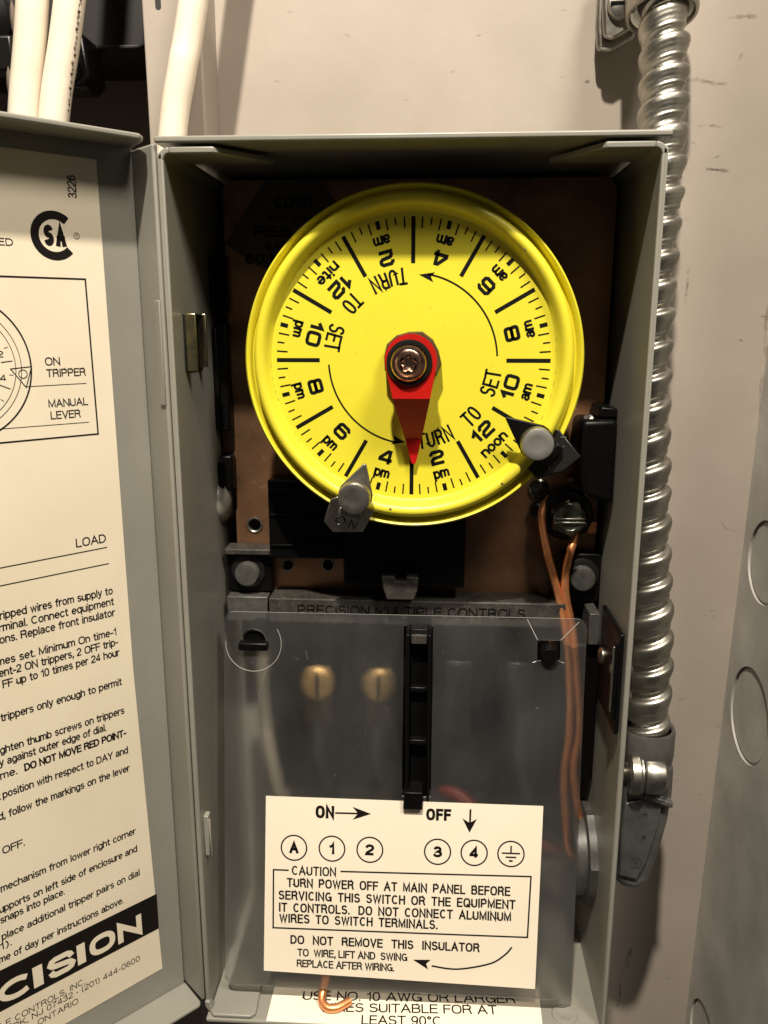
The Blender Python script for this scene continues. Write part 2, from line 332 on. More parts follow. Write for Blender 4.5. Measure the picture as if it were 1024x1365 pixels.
    g['/'] = (.3, [[(0, -.05), (.3, 1.05)]]); g['\u00b0'] = (.26, [A(.13, .86, .13, .14, 0, 360, 10)]); g['\u2022'] = (.12, [A(.06, .40, .05, .05, 0, 360, 8)])
    return g
FONT = _font()
def stroke_text(pl, txt, x0, y0, x1=None, h=3.0, bold=0.0, rot=0.0, align='l', wid=None, lift=None, xh=False, sw=None, gap=None, slant=0.0):
    """writes on a Plane2D; cap height h (x height when xh); stretched to end at x1 or to width wid."""
    if xh: h = h/.73
    sw = sw if sw is not None else h*(.14+bold*3.0)
    gp = gap if gap is not None else .20
    x = 0; items = []
    for ch in txt:
        if ch == ' ': x += .40 if '  ' not in txt else .36; continue
        if ch not in FONT: continue
        w, strokes = FONT[ch]; items.append((x, strokes)); end = x+w; x += w+gp
    xs = [ix+px for ix, st in items for s_ in st for px, py in s_]; mn, mx = min(xs), max(xs)
    tw = (x1-x0) if x1 is not None else (wid if wid is not None else (mx-mn)*h+sw)
    kx = (tw-sw)/max(mx-mn, 1e-6) if mx > mn else 0
    dx = sw/2-(tw/2 if align == 'c' else 0); c, sn = math.cos(rot), math.sin(rot)
    hh = h-sw
    for ix, st in items:
        for s_ in st:
            pts = []
            for px, py in s_:
                lx = (ix+px-mn)*kx+dx+slant*py*h; ly = sw/2+py*hh
                pts.append((x0+lx*c-ly*sn, y0+lx*sn+ly*c))
            cl = len(pts) > 4 and abs(pts[0][0]-pts[-1][0])+abs(pts[0][1]-pts[-1][1]) < 1e-4*h
            if cl: pl.line(pts[:-1], sw, close=True, lift=lift)
            else:
                # square the ends
                a, b_ = Vector(pts[0]), Vector(pts[1]); d = (a-b_).normalized()*sw*(.5 if len(pts) < 5 else .15); pts[0] = tuple(a+d)
                a, b_ = Vector(pts[-1]), Vector(pts[-2]); d = (a-b_).normalized()*sw*(.5 if len(pts) < 5 else .15); pts[-1] = tuple(a+d)
                pl.line(pts, sw, lift=lift)

class Plane2D:
    """A printed surface: origin o, unit axes a (reading direction) and b (up), ink lifted by n*lift."""
    def __init__(s, o, a, b, lift=0.08):
        s.o = Vector(o); s.a = Vector(a).normalized(); s.b = Vector(b).normalized(); s.n = s.a.cross(s.b).normalized(); s.l = lift; s.mb = MB()
    def at(s, x, y, l=None): return s.o+s.a*x+s.b*y+s.n*(s.l if l is None else l)
    def poly(s, pts, lift=None): s.mb.add([s.at(x, y, lift) for x, y in pts], [tuple(range(len(pts)))])
    def line(s, pts, w, close=False, lift=None):
        if close: pts = list(pts)+[pts[0]]
        n = len(pts); L = []; R = []
        for i, (x, y) in enumerate(pts):
            if close and i in (0, n-1): d0 = Vector(pts[n-1])-Vector(pts[n-2]); d1 = Vector(pts[1])-Vector(pts[0])
            else:
                d0 = Vector(pts[i])-Vector(pts[i-1]) if i > 0 else Vector(pts[1])-Vector(pts[0])
                d1 = Vector(pts[i+1])-Vector(pts[i]) if i < n-1 else d0
            d0.normalize(); d1.normalize(); n0 = Vector((-d0.y, d0.x)); n1 = Vector((-d1.y, d1.x)); m = n0+n1
            m = m.normalized() if m.length > 1e-6 else n0
            k = w/2/max(0.35, m.dot(n0)); p = Vector((x, y))
            L.append(p+m*k); R.append(p-m*k)
        vs = [s.at(*p, lift) for p in L]+[s.at(*p, lift) for p in R]
        s.mb.add(vs, [(i, i+1, n+i+1, n+i) for i in range(n-1)])
    def ring(s, x, y, r, w, a0=0, a1=360, n=40, lift=None):
        full = abs(a1-a0) >= 360
        pts = [(x+r*math.cos(math.radians(a0+(a1-a0)*i/n)), y+r*math.sin(math.radians(a0+(a1-a0)*i/n))) for i in range(n if full else n+1)]
        s.line(pts, w, close=full, lift=lift)
    def text(s, t, x0, y0, x1=None, **k): stroke_text(s, t, x0, y0, x1, **k)
    def arrow(s, tip, back, ln, w, notch=0.3):
        tx, ty = tip; dx, dy = back; l = math.hypot(dx, dy); dx /= l; dy /= l
        s.poly([(tx, ty), (tx+dx*ln-dy*w/2, ty+dy*ln+dx*w/2), (tx+dx*ln*(1-notch), ty+dy*ln*(1-notch))])
        s.poly([(tx, ty), (tx+dx*ln*(1-notch), ty+dy*ln*(1-notch)), (tx+dx*ln+dy*w/2, ty+dy*ln-dx*w/2)])
    def build(s, name, m, parent): return s.mb.build(name, m, parent, smooth=0)

def disc_pts(x, y, r, n=32, a0=0): return [(x+r*math.cos(a0+2*PI*k/n), y+r*math.sin(a0+2*PI*k/n)) for k in range(n)]

def holed(outer, holes, th):
    """flat sheet with holes, outlines in its own (a, b) plane; returns verts (a, t, b) and faces."""
    c = bpy.data.curves.new('tmp', 'CURVE'); c.dimensions = '2D'; c.fill_mode = 'BOTH'; c.extrude = th/2
    for pts in [outer]+holes:
        sp = c.splines.new('POLY'); sp.points.add(len(pts)-1); sp.use_cyclic_u = True
        for p, (x, y) in zip(sp.points, pts): p.co = (x, y, 0, 1)
    o = bpy.data.objects.new('tmp', c); COL.objects.link(o)
    me = bpy.data.meshes.new_from_object(o.evaluated_get(bpy.context.evaluated_depsgraph_get()))
    vs = [(v.co.x, v.co.z, v.co.y) for v in me.vertices]; fs = [tuple(p.vertices) for p in me.polygons]
    side = [abs(p.normal.z) < 0.5 for p in me.polygons]
    bpy.data.objects.remove(o); bpy.data.curves.remove(c); bpy.data.meshes.remove(me)
    return vs, fs, side

def rrect(x0, x1, z0, z1, r, n=5):
    out = []
    for cx, cz, a in ((x1-r, z1-r, 0), (x0+r, z1-r, 90), (x0+r, z0+r, 180), (x1-r, z0+r, 270)):
        for i in range(n+1):
            t = math.radians(a+90*i/n); out.append((cx+r*math.cos(t), cz+r*math.sin(t)))
    return out

# ------------------------------------------------------------------ the cabinet behind (setting)
def smear(pts, w, m, y, parent):
    """a thin stain lying on the back panel; fades towards its edges."""
    P, _ = smooth_path([Vector((a, y, b)) for a, b in pts], 5)
    me = bpy.data.meshes.new('stain'); vs = []; fs = []; fd = []
    off = root_of(parent).location.copy()
    for i, p in enumerate(P):
        d = P[min(i+1, len(P)-1)]-P[max(i-1, 0)]; nn = Vector((-d.z, 0, d.x)).normalized()
        ww = w*(0.5+0.8*random.random()); e = math.sin(PI*(i+0.3)/(len(P)-0.4))
        for k, f in ((-1, 0), (-.4, 1), (.4, 1), (1, 0)):
            vs.append((p+nn*k*ww/2)*MM-off); fd.append(f*max(0, e))
        if i: fs += [((i-1)*4+k, (i-1)*4+k+1, i*4+k+1, i*4+k) for k in range(3)]
    me.from_pydata(vs, [], fs); at = me.attributes.new('fade', 'FLOAT', 'POINT')
    for k, f in enumerate(fd): at.data[k].value = f
    me.materials.append(M[m]); o = bpy.data.objects.new('stain', me); COL.objects.link(o); o.parent = parent
    return o

YB = 75.0
panel = MB()
panel.box(-76, 124, YB, YB+1.5, -420, 240)
back_panel = panel.build('cabinet_back_panel', 'cab', bevel=0.4); back_panel['kind'] = 'structure'
back_panel.data.update()
MARKS = [([(91, 94), (97, 94.4), (101, 94)], 1.6, 'smear'), ([(84, 76), (89, 75), (93.5, 74.6)], 1.6, 'smeardark'), ([(74, 76), (84, 76.2)], 2.0, 'smear'),
         ([(88, 49.2), (92, 48.8), (96, 48.4)], 1.5, 'smeardark'), ([(76, 49), (84, 48.8)], 1.4, 'smear'), ([(84, 62), (89, 62.4), (93, 61.5)], 1.0, 'smear'),
         ([(83.8, -251.5), (82.6, -259), (82.2, -262)], 3.2, 'smear'), ([(82.4, -260), (80.6, -268), (81.0, -276), (79.8, -281), (76, -285.5)], 1.3, 'smear'),
         ([(84, -252), (83.3, -257)], 2.0, 'smeardark'), ([(85, 20), (85.4, 12), (85, 6)], 1.3, 'smear'), ([(104, -6), (107, -6.8)], 0.9, 'smeardark'),
         ([(77, 34), (84, 33)], 1.6, 'smear'), ([(95, 30), (99, 29.5)], 0.8, 'smear'), ([(47, 76), (49, 76.2)], 1.4, 'smeardark'), ([(44, 60), (47, 60.6)], 1.4, 'smeardark'),
         ([(95, 80), (97, 84)], 1.6, 'smear'), ([(104, -70), (106, -73), (110, -74)], 1.0, 'smear')]
for k in range(15):
    z_ = 30-k*22; MARKS.append(([(113.6-(z_-6)*.0192-random.random()*.8, z_), (113.2-(z_-12)*.0192-random.random()*1.2, z_-9), (113.6-(z_-22)*.0192, z_-21)], random.uniform(1.0, 3.2), 'smear'))
for k in range(40):
    x_, z_ = random.uniform(-60, 112), random.uniform(48, 104) if k < 22 else random.uniform(-290, 40)
    if k >= 22: x_ = random.uniform(74, 112)
    MARKS.append(([(x_, z_), (x_+random.uniform(.3, 1.6), z_+random.uniform(-.5, .5)), (x_+random.uniform(1.7, 3), z_+random.uniform(-1, 1))], random.uniform(.25, .8), 'smear'))
for pts, w, mm in MARKS: smear(pts, w, mm, YB-0.06, back_panel)
post = MB(); post.box(-92.2, -73.8, 57, 75, -420, 240); post.box(-92.2, -90.8, 75, 140, -420, 240)
post = post.build('cabinet_post', 'cab', bevel=1.2, seg=3); post['kind'] = 'structure'
for z0, z1, x in ((94, 108, -87.0), (128, 150, -87.0), (78, 110, -76.8)):
    q = MB(); q.prism(rrect(x-0.9, x+0.9, z0, z1, 0.85), 56.9, 57.0); q.build('slot', 'shade_and_slot', post, smooth=0)
rw = MB(); rw.box(-330, -92.2, 140, 142, -420, 240); rw = rw.build('recess_wall', 'recess'); rw['kind'] = 'structure'
shade_pl = MB(); shade_pl.box(-330, -93, 104, 108, 97.5, 240); shade_pl.box(-330, -93, 100, 140, 96, 97.5)  # added dark plate, stands in for the shade in the upper recess
shade_pl = shade_pl.build('recess_shade_plate', 'shade_and_slot', bevel=0.5); shade_pl['kind'] = 'structure'
# the galvanised side of the cabinet, leaning very slightly, with its punched knockouts
lean = Matrix.Rotation(math.radians(1.1), 4, 'Y'); 
def sidefr(x, y, z): return Matrix.Translation((114.2, 0, 0)) @ lean
KN = ((52, -135, 17.0), (55, -80, 14.5), (56, -277, 14.5))
kv, kf, ks = holed([(-8, -420), (75, -420), (75, 240), (-8, 240)], [disc_pts(cy, cz, r, 56) for cy, cz, r in KN], 1.4)
SF = sidefr(0, 0, 0)
sw = MB(); sw.add([SF @ Vector((0.7+t, a_, b_)) for a_, t, b_ in kv], kf); sw = sw.build('cabinet_side_wall', 'galv', smooth=20); sw['kind'] = 'structure'
for cy, cz, r in KN:
    q = MB()
    q.lathe(SF @ Vector((1.3, cy, cz)), lean.to_3x3() @ Vector((-1, 0, 0)), [(r+.5, -.3), (r+.5, 0), (r-.5, 0), (r-.75, .55), (r-1.1, .7), (r-4, .62), (0.01, .6)], n=56, cap=False)
    q.build('knockout', 'galv', sw, smooth=20)

# ------------------------------------------------------------------ white cables, left
def cable(pts, r, label, group='white sheathed cables behind the enclosure'):
    q = MB(); q.tube(pts, r, n=20, sub=8); o = q.build('cable', 'wirewhite')
    return tag(o, label, 'cable', group)
c1 = cable([(-108.6, 46, 180), (-121.3, 45, 93), (-126.6, 44, 61), (-132, 40, 10), (-134, 38, -60)], 4.7, 'white sheathed cable furthest left above the door, nicked along its left side')
c2 = cable([(-93, 48, 180), (-110.4, 46, 93), (-117.2, 44, 61), (-124, 40, 10), (-126, 38, -60)], 4.5, 'white sheathed cable with scuffed dark right edge, second from the left above the door')
c3 = cable([(-55.5, 49, 180), (-73.0, 46, 92), (-76.8, 44.5, 74), (-80.6, 44, 56), (-84, 42, 20), (-86, 40, -60)], 4.35, 'white sheathed cable passing in front of the pale post, beside the enclosure top corner')
for o in (c1, c2):
    pass
for z, dx in ((88, -4.55), (70, -4.6), (97, -4.3)):
    q = MB(); t = (z-61)/32; x = -126.6+5.1*t
    q.lathe((x+dx+0.1, 43.0, z), (0, 0, 1), [(0.01, -5.2), (0.75, -3), (0.95, 0), (0.7, 3), (0.01, 5)], n=10); q.build('gouge', 'stain', c1)
for k in range(26):
    z = 62+k*1.7+random.random(); t = (z-61)/32; x = -117.2+7*t+4.25
    q = MB(); q.lathe((x, 44-0.8*random.random(), z), (0, 0, 1), [(0.01, -.7), (0.28+.25*random.random(), 0), (0.01, .7)], n=6); q.build('scuff', 'stain', c2, smooth=60)
# black bushings behind the cables
q = thing('conduit_bushing', 'black conduit bushing with steel set screw at the upper left edge', 'bushing', (-160, 70, 88))
b = MB(); b.lathe((-158, 78, 96), (0, -1, 0), [(15, -20), (15, 0), (16.5, 2), (16.5, 7), (14, 9), (12, 8), (11.5, -10)], n=36, cap=False); b.build('ring', 'black', q)
b = MB(); b.box(-170, -139, 66, 74, 80, 91); b.build('clamp', 'dialblack', q, bevel=1)
b = MB(); b.lathe((-151, 64, 96.5), (0, -1, 0), [(3.6, 0), (3.6, 2), (2.6, 3), (0.01, 3)], n=24, cap=False); b.build('set_screw', 'steel', q)
q = thing('cable_clamp', 'small dark cable clamp hanging in the shadow behind the second cable', 'clamp', (-124, 95, 82))
b = MB(); b.prism([(-136, 81), (-126, 80.5), (-122.5, 84), (-124, 98), (-136, 99)], 88, 104); b.build('body', 'dialblack', q, bevel=1.2)
b = MB(); b.lathe((-128.5, 88.2, 86), (0, -1, 0), [(3.6, 0), (3.6, .9), (2.2, .9), (2.0, .1)], n=20, cap=False); b.build('screw_hole', 'black', q)

# ------------------------------------------------------------------ the enclosure
XL0, XL1, XR0, XR1, ZT0, ZT1, ZB0, ZB1 = -71.8, -70.2, 55.2, 56.8, 44.3, 45.9, -219.0, -220.6
enc = thing('timer_enclosure', 'open grey enamelled steel time switch box mounted on the beige panel', 'enclosure', (-7.5, 60, -220))
b = MB(); b.box(XL0, XL1, 0, 60, ZB0, ZT0-2.2); b.build('side_panel', 'box', enc, bevel=0.5, seg=3)
b = MB(); b.box(XR0, XR1, 0, 60, ZB0+0.2, ZT0-2.2); b.build('side_panel', 'box', enc, bevel=0.5, seg=3)
b = MB(); b.box(XL0-0.4, XR1+0.6, -0.6, 60, ZT0, ZT1); b.build('top_panel', 'box', enc, bevel=0.5, seg=3)
b = MB(); b.box(XL0+0.8, XR1-0.2, -3.4, 60, ZB1, ZB0); b.build('bottom_panel', 'box', enc, bevel=0.6, seg=3)
b = MB(); b.box(XL0, XR1, 60.02, 61.6, ZB1, ZT1); b.build('back_plate', 'box', enc)
# folded corner tabs; the side panels curve over into them
def tab(sx, x_edge, xe2, ytab, top=True, name='corner_tab'):
    z = ZT0-0.9 if top else ZB0+1.3; t = 1.3; s = -1 if top else 1; r = 3.2
    b = MB(); xo = XL0 if sx < 0 else XR1; xi = XL1 if sx < 0 else XR0
    # curved corner strip in section (x, z), swept along y
    sec = []; c = Vector((xo-sx*r, z+s*r))
    for k in range(7):
        a = PI/2*k/6; sec.append((c.x+sx*r*math.cos(a), c.y-s*r*math.sin(a)))
    inn = []
    for k in range(6, -1, -1):
        a = PI/2*k/6; rr = r-1.6; inn.append((c.x+sx*rr*math.cos(a), c.y-s*rr*math.sin(a)))
    zs = (ZT0-4.1-0.02) if top else 0
    b.prism(sec+inn, 0, 59.9)
    # flat tab
    fr = Matrix(((1, 0, 0, 0), (0, 0, 1, 0), (0, 1, 0, 0), (0, 0, 0, 1)))
    x1 = x_edge; x0 = c.x
    pts = [(x0, 0), (x1+sx*1.2, 0), (x1, 1.2), (xe2, ytab), (x0, ytab)]
    b.prism(pts, z, z+s*1.6, frame=fr)
    return b.build(name, 'box', enc, bevel=0.35)
tab(-1, -56.0, -44.0, 16, True); tab(1, 40.5, 30.0, 20, True)
# bottom left tab lies on the bottom panel
b = MB(); fr = Matrix(((1, 0, 0, 0), (0, 0, 1, 0), (0, 1, 0, 0), (0, 0, 0, 1)))
b.prism([(-70.0, 13), (-70.0, -1.2), (-68.6, -2.9), (-56.6, -2.9), (-55.0, -1.4), (-55.6, 13)], ZB0+0.03, ZB0+1.3, frame=fr); b.build('corner_tab', 'box', enc, bevel=0.45, seg=3)
b = MB(); b.prism([(XL0, ZB0+4), (XL0, ZB0+2.2), (XL0+1.1, ZB0+0.4), (XL0+2.6, ZB0+.04), (XL0+2.6, ZB0+1.3), (XL1+.3, ZB0+2.4), (XL1, ZB0+4)], -0.9, 2.0); b.build('corner_fold', 'box', enc, bevel=0.3)
b = MB(); b.lathe((44.7, 5.0, ZB0), (0, 0, 1), [(4.2, 0), (3.9, .5), (3.0, .75), (2.2, .45), (0.01, .35)], n=32, cap=False); b.build('dimple', 'box', enc)
# paper label on the bottom panel
fl = MB(); fl.add([(-51.3, -3.3, ZB0+.06), (37.0, -2.5, ZB0+.06), (37.6, 17, ZB0+.06), (-51.3, 15, ZB0+.06)], [(0, 1, 2, 3)])
fl = fl.build('floor_label', 'paper2', enc, smooth=0)
P2 = Plane2D((0, 0, ZB0+.06), (1, 0.041, 0), (-0.041, 1, 0), 0.05)
P2.text("USE NO. 10 AWG OR LARGER", -40.8, 7.5, 29.8, h=3.8)
P2.text("WIRES SUITABLE FOR AT", -34.6, 2.9, 23.2, h=3.7)
P2.text("LEAST 90\u00b0C", -20.8, -1.9, 4.6, h=3.7)
P2.build('lettering', 'inkbrown', fl)
# spring clip and dimple lobe on the left side
b = MB()
b.box(-69.6, -66.6, 9.5, 10.3, -13.6, 2.2); b.box(-69.6, -67.0, 21.5, 22.3, -13.2, 2.2); b.box(-69.6, -67.8, 10.3, 21.5, 1.7, 2.2)
sp_ = b.build('spring_clip', 'zinc', enc, bevel=0.25)
b = MB(); b.box(-70.2, -69.55, 9.5, 27, -13.6, 2.2); b.build('clip_back', 'dialblack', sp_, bevel=0.2)
b = MB(); b.lathe((-70.4, 43.5, -58), (1, 0, 0), [(7.6, 0), (7.2, 1.2), (6.0, 2.3), (3.5, 3.2), (0.01, 3.5)], n=32, cap=False); b.build('support_boss', 'box', enc)
b = MB(); b.box(-70.18, -68.6, 3, 6, -164, -150); b.box(-68.6, -68.0, 3, 3.6, -164, -151); b.build('support_hook', 'box', enc, bevel=0.4)
# bushing and lock nut of the lower connector inside the right side
b = MB(); b.lathe((XR0, 33, -178), (-1, 0, 0), [(16.5, 0), (16.5, 2.4), (15.6, 2.8), (14.2, 2.9), (14.0, 6.6), (13.2, 7.2), (11.6, 7.0), (11.4, 2)], n=48, cap=False, bump=lambda k, h: 0.05 if (k % 8 == 0 and h < 2.8) else 0); b.build('bushing', 'studgrey', enc)

b = MB(); b.box(53.4, 54.7, 1.5, 27.5, -117.5, -86.5); b.prism([(52.2, -113), (53.3, -113), (53.3, -90), (52.2, -88)], 1.2, 3.0); lk = b.build('latch_bracket', 'black', enc, bevel=0.4)
for y, z, r in ((23, -101.8, 2.7), (7, -99.2, 1.7)):
    b = MB(); b.lathe((53.4, y, z), (-1, 0, 0), [(r, 0), (r, .5), (r*.7, 1.1), (.01, 1.3)], n=24, cap=False); b.build('rivet', 'steel', lk)
b = MB(); b.box(51.6, 52.1, 1.0, 2.2, -110, -90); b.build('latch_edge', 'steel', lk, bevel=0.15)
# door, swung open 134 degrees on the left edge
A = math.radians(44); DN = Vector((math.cos(A), -math.sin(A), 0)); DD = Vector((-math.sin(A), -math.cos(A), 0))
DC = Vector((-81.13, 8.34, 0)); ZDT, ZDB = 46.2, -217.6
def DF(t, n, z): return DC+DD*t+DN*n+Vector((0, 0, z))
DM = Matrix(((DD.x, DN.x, 0, DC.x), (DD.y, DN.y, 0, DC.y), (0, 0, 1, 0), (0, 0, 0, 1)))
dm = MB(); dm.box(0, 128, -1.5, 0, ZDB, ZDT, M4=DM)                      # panel
door = dm.build('door', 'box', enc, bevel=0.5, seg=3)
dm = MB(); dm.box(-1.5, 0, -1.5, 11.3, ZDB+1.5, ZDT-1.8, M4=DM); dm.build('hinge_flange', 'box', door, bevel=0.6, seg=3)
dm = MB()
dm.prism([(-0.02, 0.02), (1.5, 9.6), (3.5, 11.9), (128, 11.9), (128, 0.02)], ZDT-1.5, ZDT, frame=DM @ Matrix(((1, 0, 0, 0), (0, 0, 1, 0), (0, 1, 0, 0), (0, 0, 0, 1))))
dm.build('top_flange', 'box', door, bevel=0.5, seg=3)
dm = MB()
dm.prism([(-0.02, 0.02), (0.3, 10.8), (1.2, 11.9), (128, 11.9), (128, 0.02)], ZDB, ZDB+1.5, frame=DM @ Matrix(((1, 0, 0, 0), (0, 0, 1, 0), (0, 1, 0, 0), (0, 0, 0, 1))))
dm.build('bottom_flange', 'box', door, bevel=0.6, seg=3)
dm = MB(); dm.box(126.5, 128, 0.02, 11.9, ZDB+1.6, ZDT-1.6, M4=DM); dm.build('latch_flange', 'box', door, bevel=0.5)
dm = MB(); dm.box(0.02, 0.55, 8.2, 11.0, -22.5, 5.5, M4=DM); dm.build('hinge_tab', 'box', door, bevel=0.25)
lb = MB(); lb.add([DF(10.1, .12, 40.7), DF(120, .12, 40.7), DF(120, .12, -207), DF(7.7, .12, -206.3), DF(10.2, .12, -100)], [(0, 1, 2, 3, 4)])
lb = lb.build('instruction_label', 'paper', door, smooth=0)
lb_right = lambda z: 10.1
# printed matter; x = 0 at the fold, growing towards the fold is reading direction, so x = -t
DP = Plane2D(DF(0, .12, 0), -DD, (0, 0, 1), 0.06)
T = DP.text
def R(txt, t_right, z, h, wid, **k):     # right aligned run of text
    T(txt, -t_right-wid, z, -t_right, h=h, **k)
# number printed sideways
vs0 = len(DP.mb.v); DP.text("3226", -16.0, 30.6, h=2.3, wid=5.6, rot=PI/2)
# certification mark: open ring round two letters
cx, cz = -22.6, 21.2
def cmark(cx, cz, ro, ri, a0, a1, n=40):
    pts_o = [(cx+ro*math.cos(math.radians(a0+(a1-a0)*i/n)), cz+ro*math.sin(math.radians(a0+(a1-a0)*i/n))) for i in range(n+1)]
    DP.line([(cx+(ro+ri)/2*math.cos(math.radians(a0+(a1-a0)*i/n)), cz+(ro+ri)/2*math.sin(math.radians(a0+(a1-a0)*i/n))) for i in range(n+1)], ro-ri)
cmark(cx, cz, 6.0, 3.95, 48, 318)
DP.text("S", cx-2.7, cz-2.55, cx-0.25, h=5.1, bold=0.035); DP.text("A", cx+0.2, cz-2.55, cx+2.9, h=5.1, bold=0.035)
DP.ring(-16.9, 21.5, 0.75, 0.14, n=20); DP.text("R", -17.15, 21.15, h=0.7, wid=0.5)
R("LISTED", 33.0, 18.1, 1.75, 9.6)
# framed drawing
DP.line([(-76, 10.8), (-15.5, 10.8), (-15.3, -29.9), (-76, -29.9)], 0.42, close=True)
dx, dz = -49.5, -11.0
DP.ring(dx, dz, 18.0, 0.4, n=72); DP.ring(dx, dz, 15.6, 0.16, n=64); DP.ring(dx, dz, 14.2, 0.16, n=64)
for k in range(24):
    a = 2*PI*k/24+0.1; r0 = 10.8 if k % 2 == 0 else 12.6
    DP.line([(dx+r0*math.cos(a), dz+r0*math.sin(a)), (dx+13.6*math.cos(a), dz+13.6*math.sin(a))], 0.22 if k % 2 == 0 else 0.14)
for k, s in enumerate("2 4 6 8 10 12 2 4 6 8 10 12".split()):
    a = 0.28-2*PI*k/12; DP.text(s, dx+11.3*math.cos(a)-0.9, dz+11.3*math.sin(a)-0.8, h=1.6, wid=1.6 if len(s) == 1 else 2.2)
DP.line([(-36.6, -11.6), (-31.4, -11.2), (-33.2, -16.4)], 0.24, close=True); DP.ring(-33.7, -13.0, 1.05, 0.2, n=20)
R("ON", 24.0, -11.1, 2.1, 3.9); R("TRIPPER", 17.4, -14.1, 2.1, 10.4)
DP.line([(-33.2, -16.2), (-17.4, -16.1)], 0.16)
R("MANUAL", 17.4, -21.9, 2.1, 10.6); R("LEVER", 19.7, -25.0, 2.1, 8.0); DP.line([(-17.6, -26.5), (-60, -26.3)], 0.16)
R("LOAD", 15.4, -60.5, 2.5, 8.6); DP.line([(-15.3, -62.0), (-110, -62.6)], 0.28); DP.line([(-15.1, -66.8), (-110, -67.2)], 0.28)
LINES = [("Connect the s", "tripped wires from supply to", 14.6, -76.0, 46.6), ("to each te", "rminal. Connect equipment", 14.5, -79.3, 46.2),
         ("by local regulat", "ions. Replace front insulator", 14.4, -82.6, 46.8), ("Dial holds the ti", "mes set. Minimum On time-1", 14.5, -88.5, 47.6),
         ("hour. Adjustm", "ent-2 ON trippers, 2 OFF trip-", 14.2, -91.7, 47.4), ("pers. ON and O", "FF up to 10 times per 24 hour", 14.0, -95.0, 46.8),
         ("Loosen the", "trippers only enough to permit", 14.0, -104.2, 48.2), ("sliding. Ti", "ghten thumb screws on trippers", 13.9, -113.4, 49.3),
         ("firml", "y against outer edge of dial.", 19.8, -116.9, 49.8), ("correct ti", "me.", 45.5, -120.7, 50.0), ("Check", "position with respect to DAY and", 13.7, -126.4, 49.9),
         ("To override", "d, follow the markings on the lever", 13.6, -132.4, 51.6), ("turn it to ON,", "OFF.", 45.6, -142.8, 51.6),
         ("Remove the", "mechanism from lower right corner", 13.2, -154.0, 53.2), ("Hold the s", "upports on left side of enclosure and", 13.2, -160.2, 54.2),
         ("push until it", "snaps into place.", 36.2, -163.5, 54.2), ("If wanted,", "place additional tripper pairs on dial", 13.0, -168.8, 54.4),
         ("(see figure", "1).", 52.0, -171.6, 55.2), ("Set the ti", "me of day per instructions above.", 18.9, -175.6, 55.8)]
for s0, s1, tr, z, tl in LINES:
    T(s1, -tl, z, -tr, h=2.3, sw=0.34, gap=.19)
    T(s0, -tl-1.45*len(s0), z, -tl-(0.5 if s0[-1] in 'abcdefghijklmnopqrstuvwxyzO' and s1[0].islower() and len(s1) > 4 else 1.2), h=2.3, sw=0.34, gap=.19)
T("DO NOT MOVE RED POINT-", -43.6, -120.7, -13.8, h=2.3, sw=0.44, gap=.22)
R("MULTIPLE CONTROLS, INC.", 32.9, -196.4, 2.0, 34, sw=.22); R("MIDLAND PARK, NJ 07432 \u2022 (201) 444-0600", 15.1, -198.8, 2.0, 56, sw=.22); R("MISSISSAUGA, ONTARIO", 35.4, -201.9, 2.0, 32, sw=.22)
bandq = MB(); bandq.add([DF(7.9, .17, -178.1), DF(120, .17, -177.4), DF(120, .17, -190.8), DF(8.0, .17, -190.9)], [(0, 1, 2, 3)])
# white letters stand on the black band
DP.build('lettering', 'inkbrown', door)
bandq.build('band', 'inkbrown', door, smooth=0)
DP2 = Plane2D(DF(0, .17, 0), -DD, (0, 0, 1), 0.06)
def bl(ch, t1, t0): DP2.text('\u00a7' if ch == 'S' else ch, -t1, -189.1, -t0, h=6.9, sw=1.75 if ch != 'I' else t1-t0)
for ch, a, b_ in (("N", 21.6, 13.6), ("O", 30.6, 22.4), ("I", 34.4, 31.9), ("S", 43.2, 35.0), ("I", 47.4, 44.6), ("C", 57.2, 48.4), ("E", 66, 58.4), ("R", 75.6, 67.4), ("P", 84, 76.4)): bl(ch, a, b_)
DP2.build('lettering', 'paper', door)

# ------------------------------------------------------------------ time switch mechanism
tsw = thing('time_switch', 'time switch mechanism with round yellow 24 hour dial and red pointer', 'time switch', (-7.5, 46, -160))
outl = [(52, 42.3), (-64, 42.3), (-66.3, 40), (-66.3, 20.5), (-69.9, 20.5), (-69.9, 2), (-66.3, 2), (-66.3, -34.9), (-69.9, -34.9), (-69.9, -42.3), (-66.3, -42.3), (-66.3, -90), (53.6, -90), (54, 39)]
outl = outl[::-1]
vs, fs, side = holed(outl, [disc_pts(-60.1, -66.9, 2.2, 20), disc_pts(-49.2, -80.7, 1.8, 18), disc_pts(-35.3, -80.5, 1.8, 18)], 1.2)
b = MB(); b.add([(x, 46+t, z) for x, t, z in vs], fs); b.build('mounting_plate', 'copperplate', tsw, smooth=30)
for x, z, r in ((-60.1, -66.9, 2.3), (-49.2, -80.7, 1.9), (-35.3, -80.5, 1.9)):
    b = MB(); b.lathe((x, 45.35, z), (0, -1, 0), [(r, 0), (r+.45, 0.25), (r+.1, .35), (r-.25, .1), (r-.3, -1.2)], n=24, cap=False); b.build('eyelet', 'steelhead', tsw)
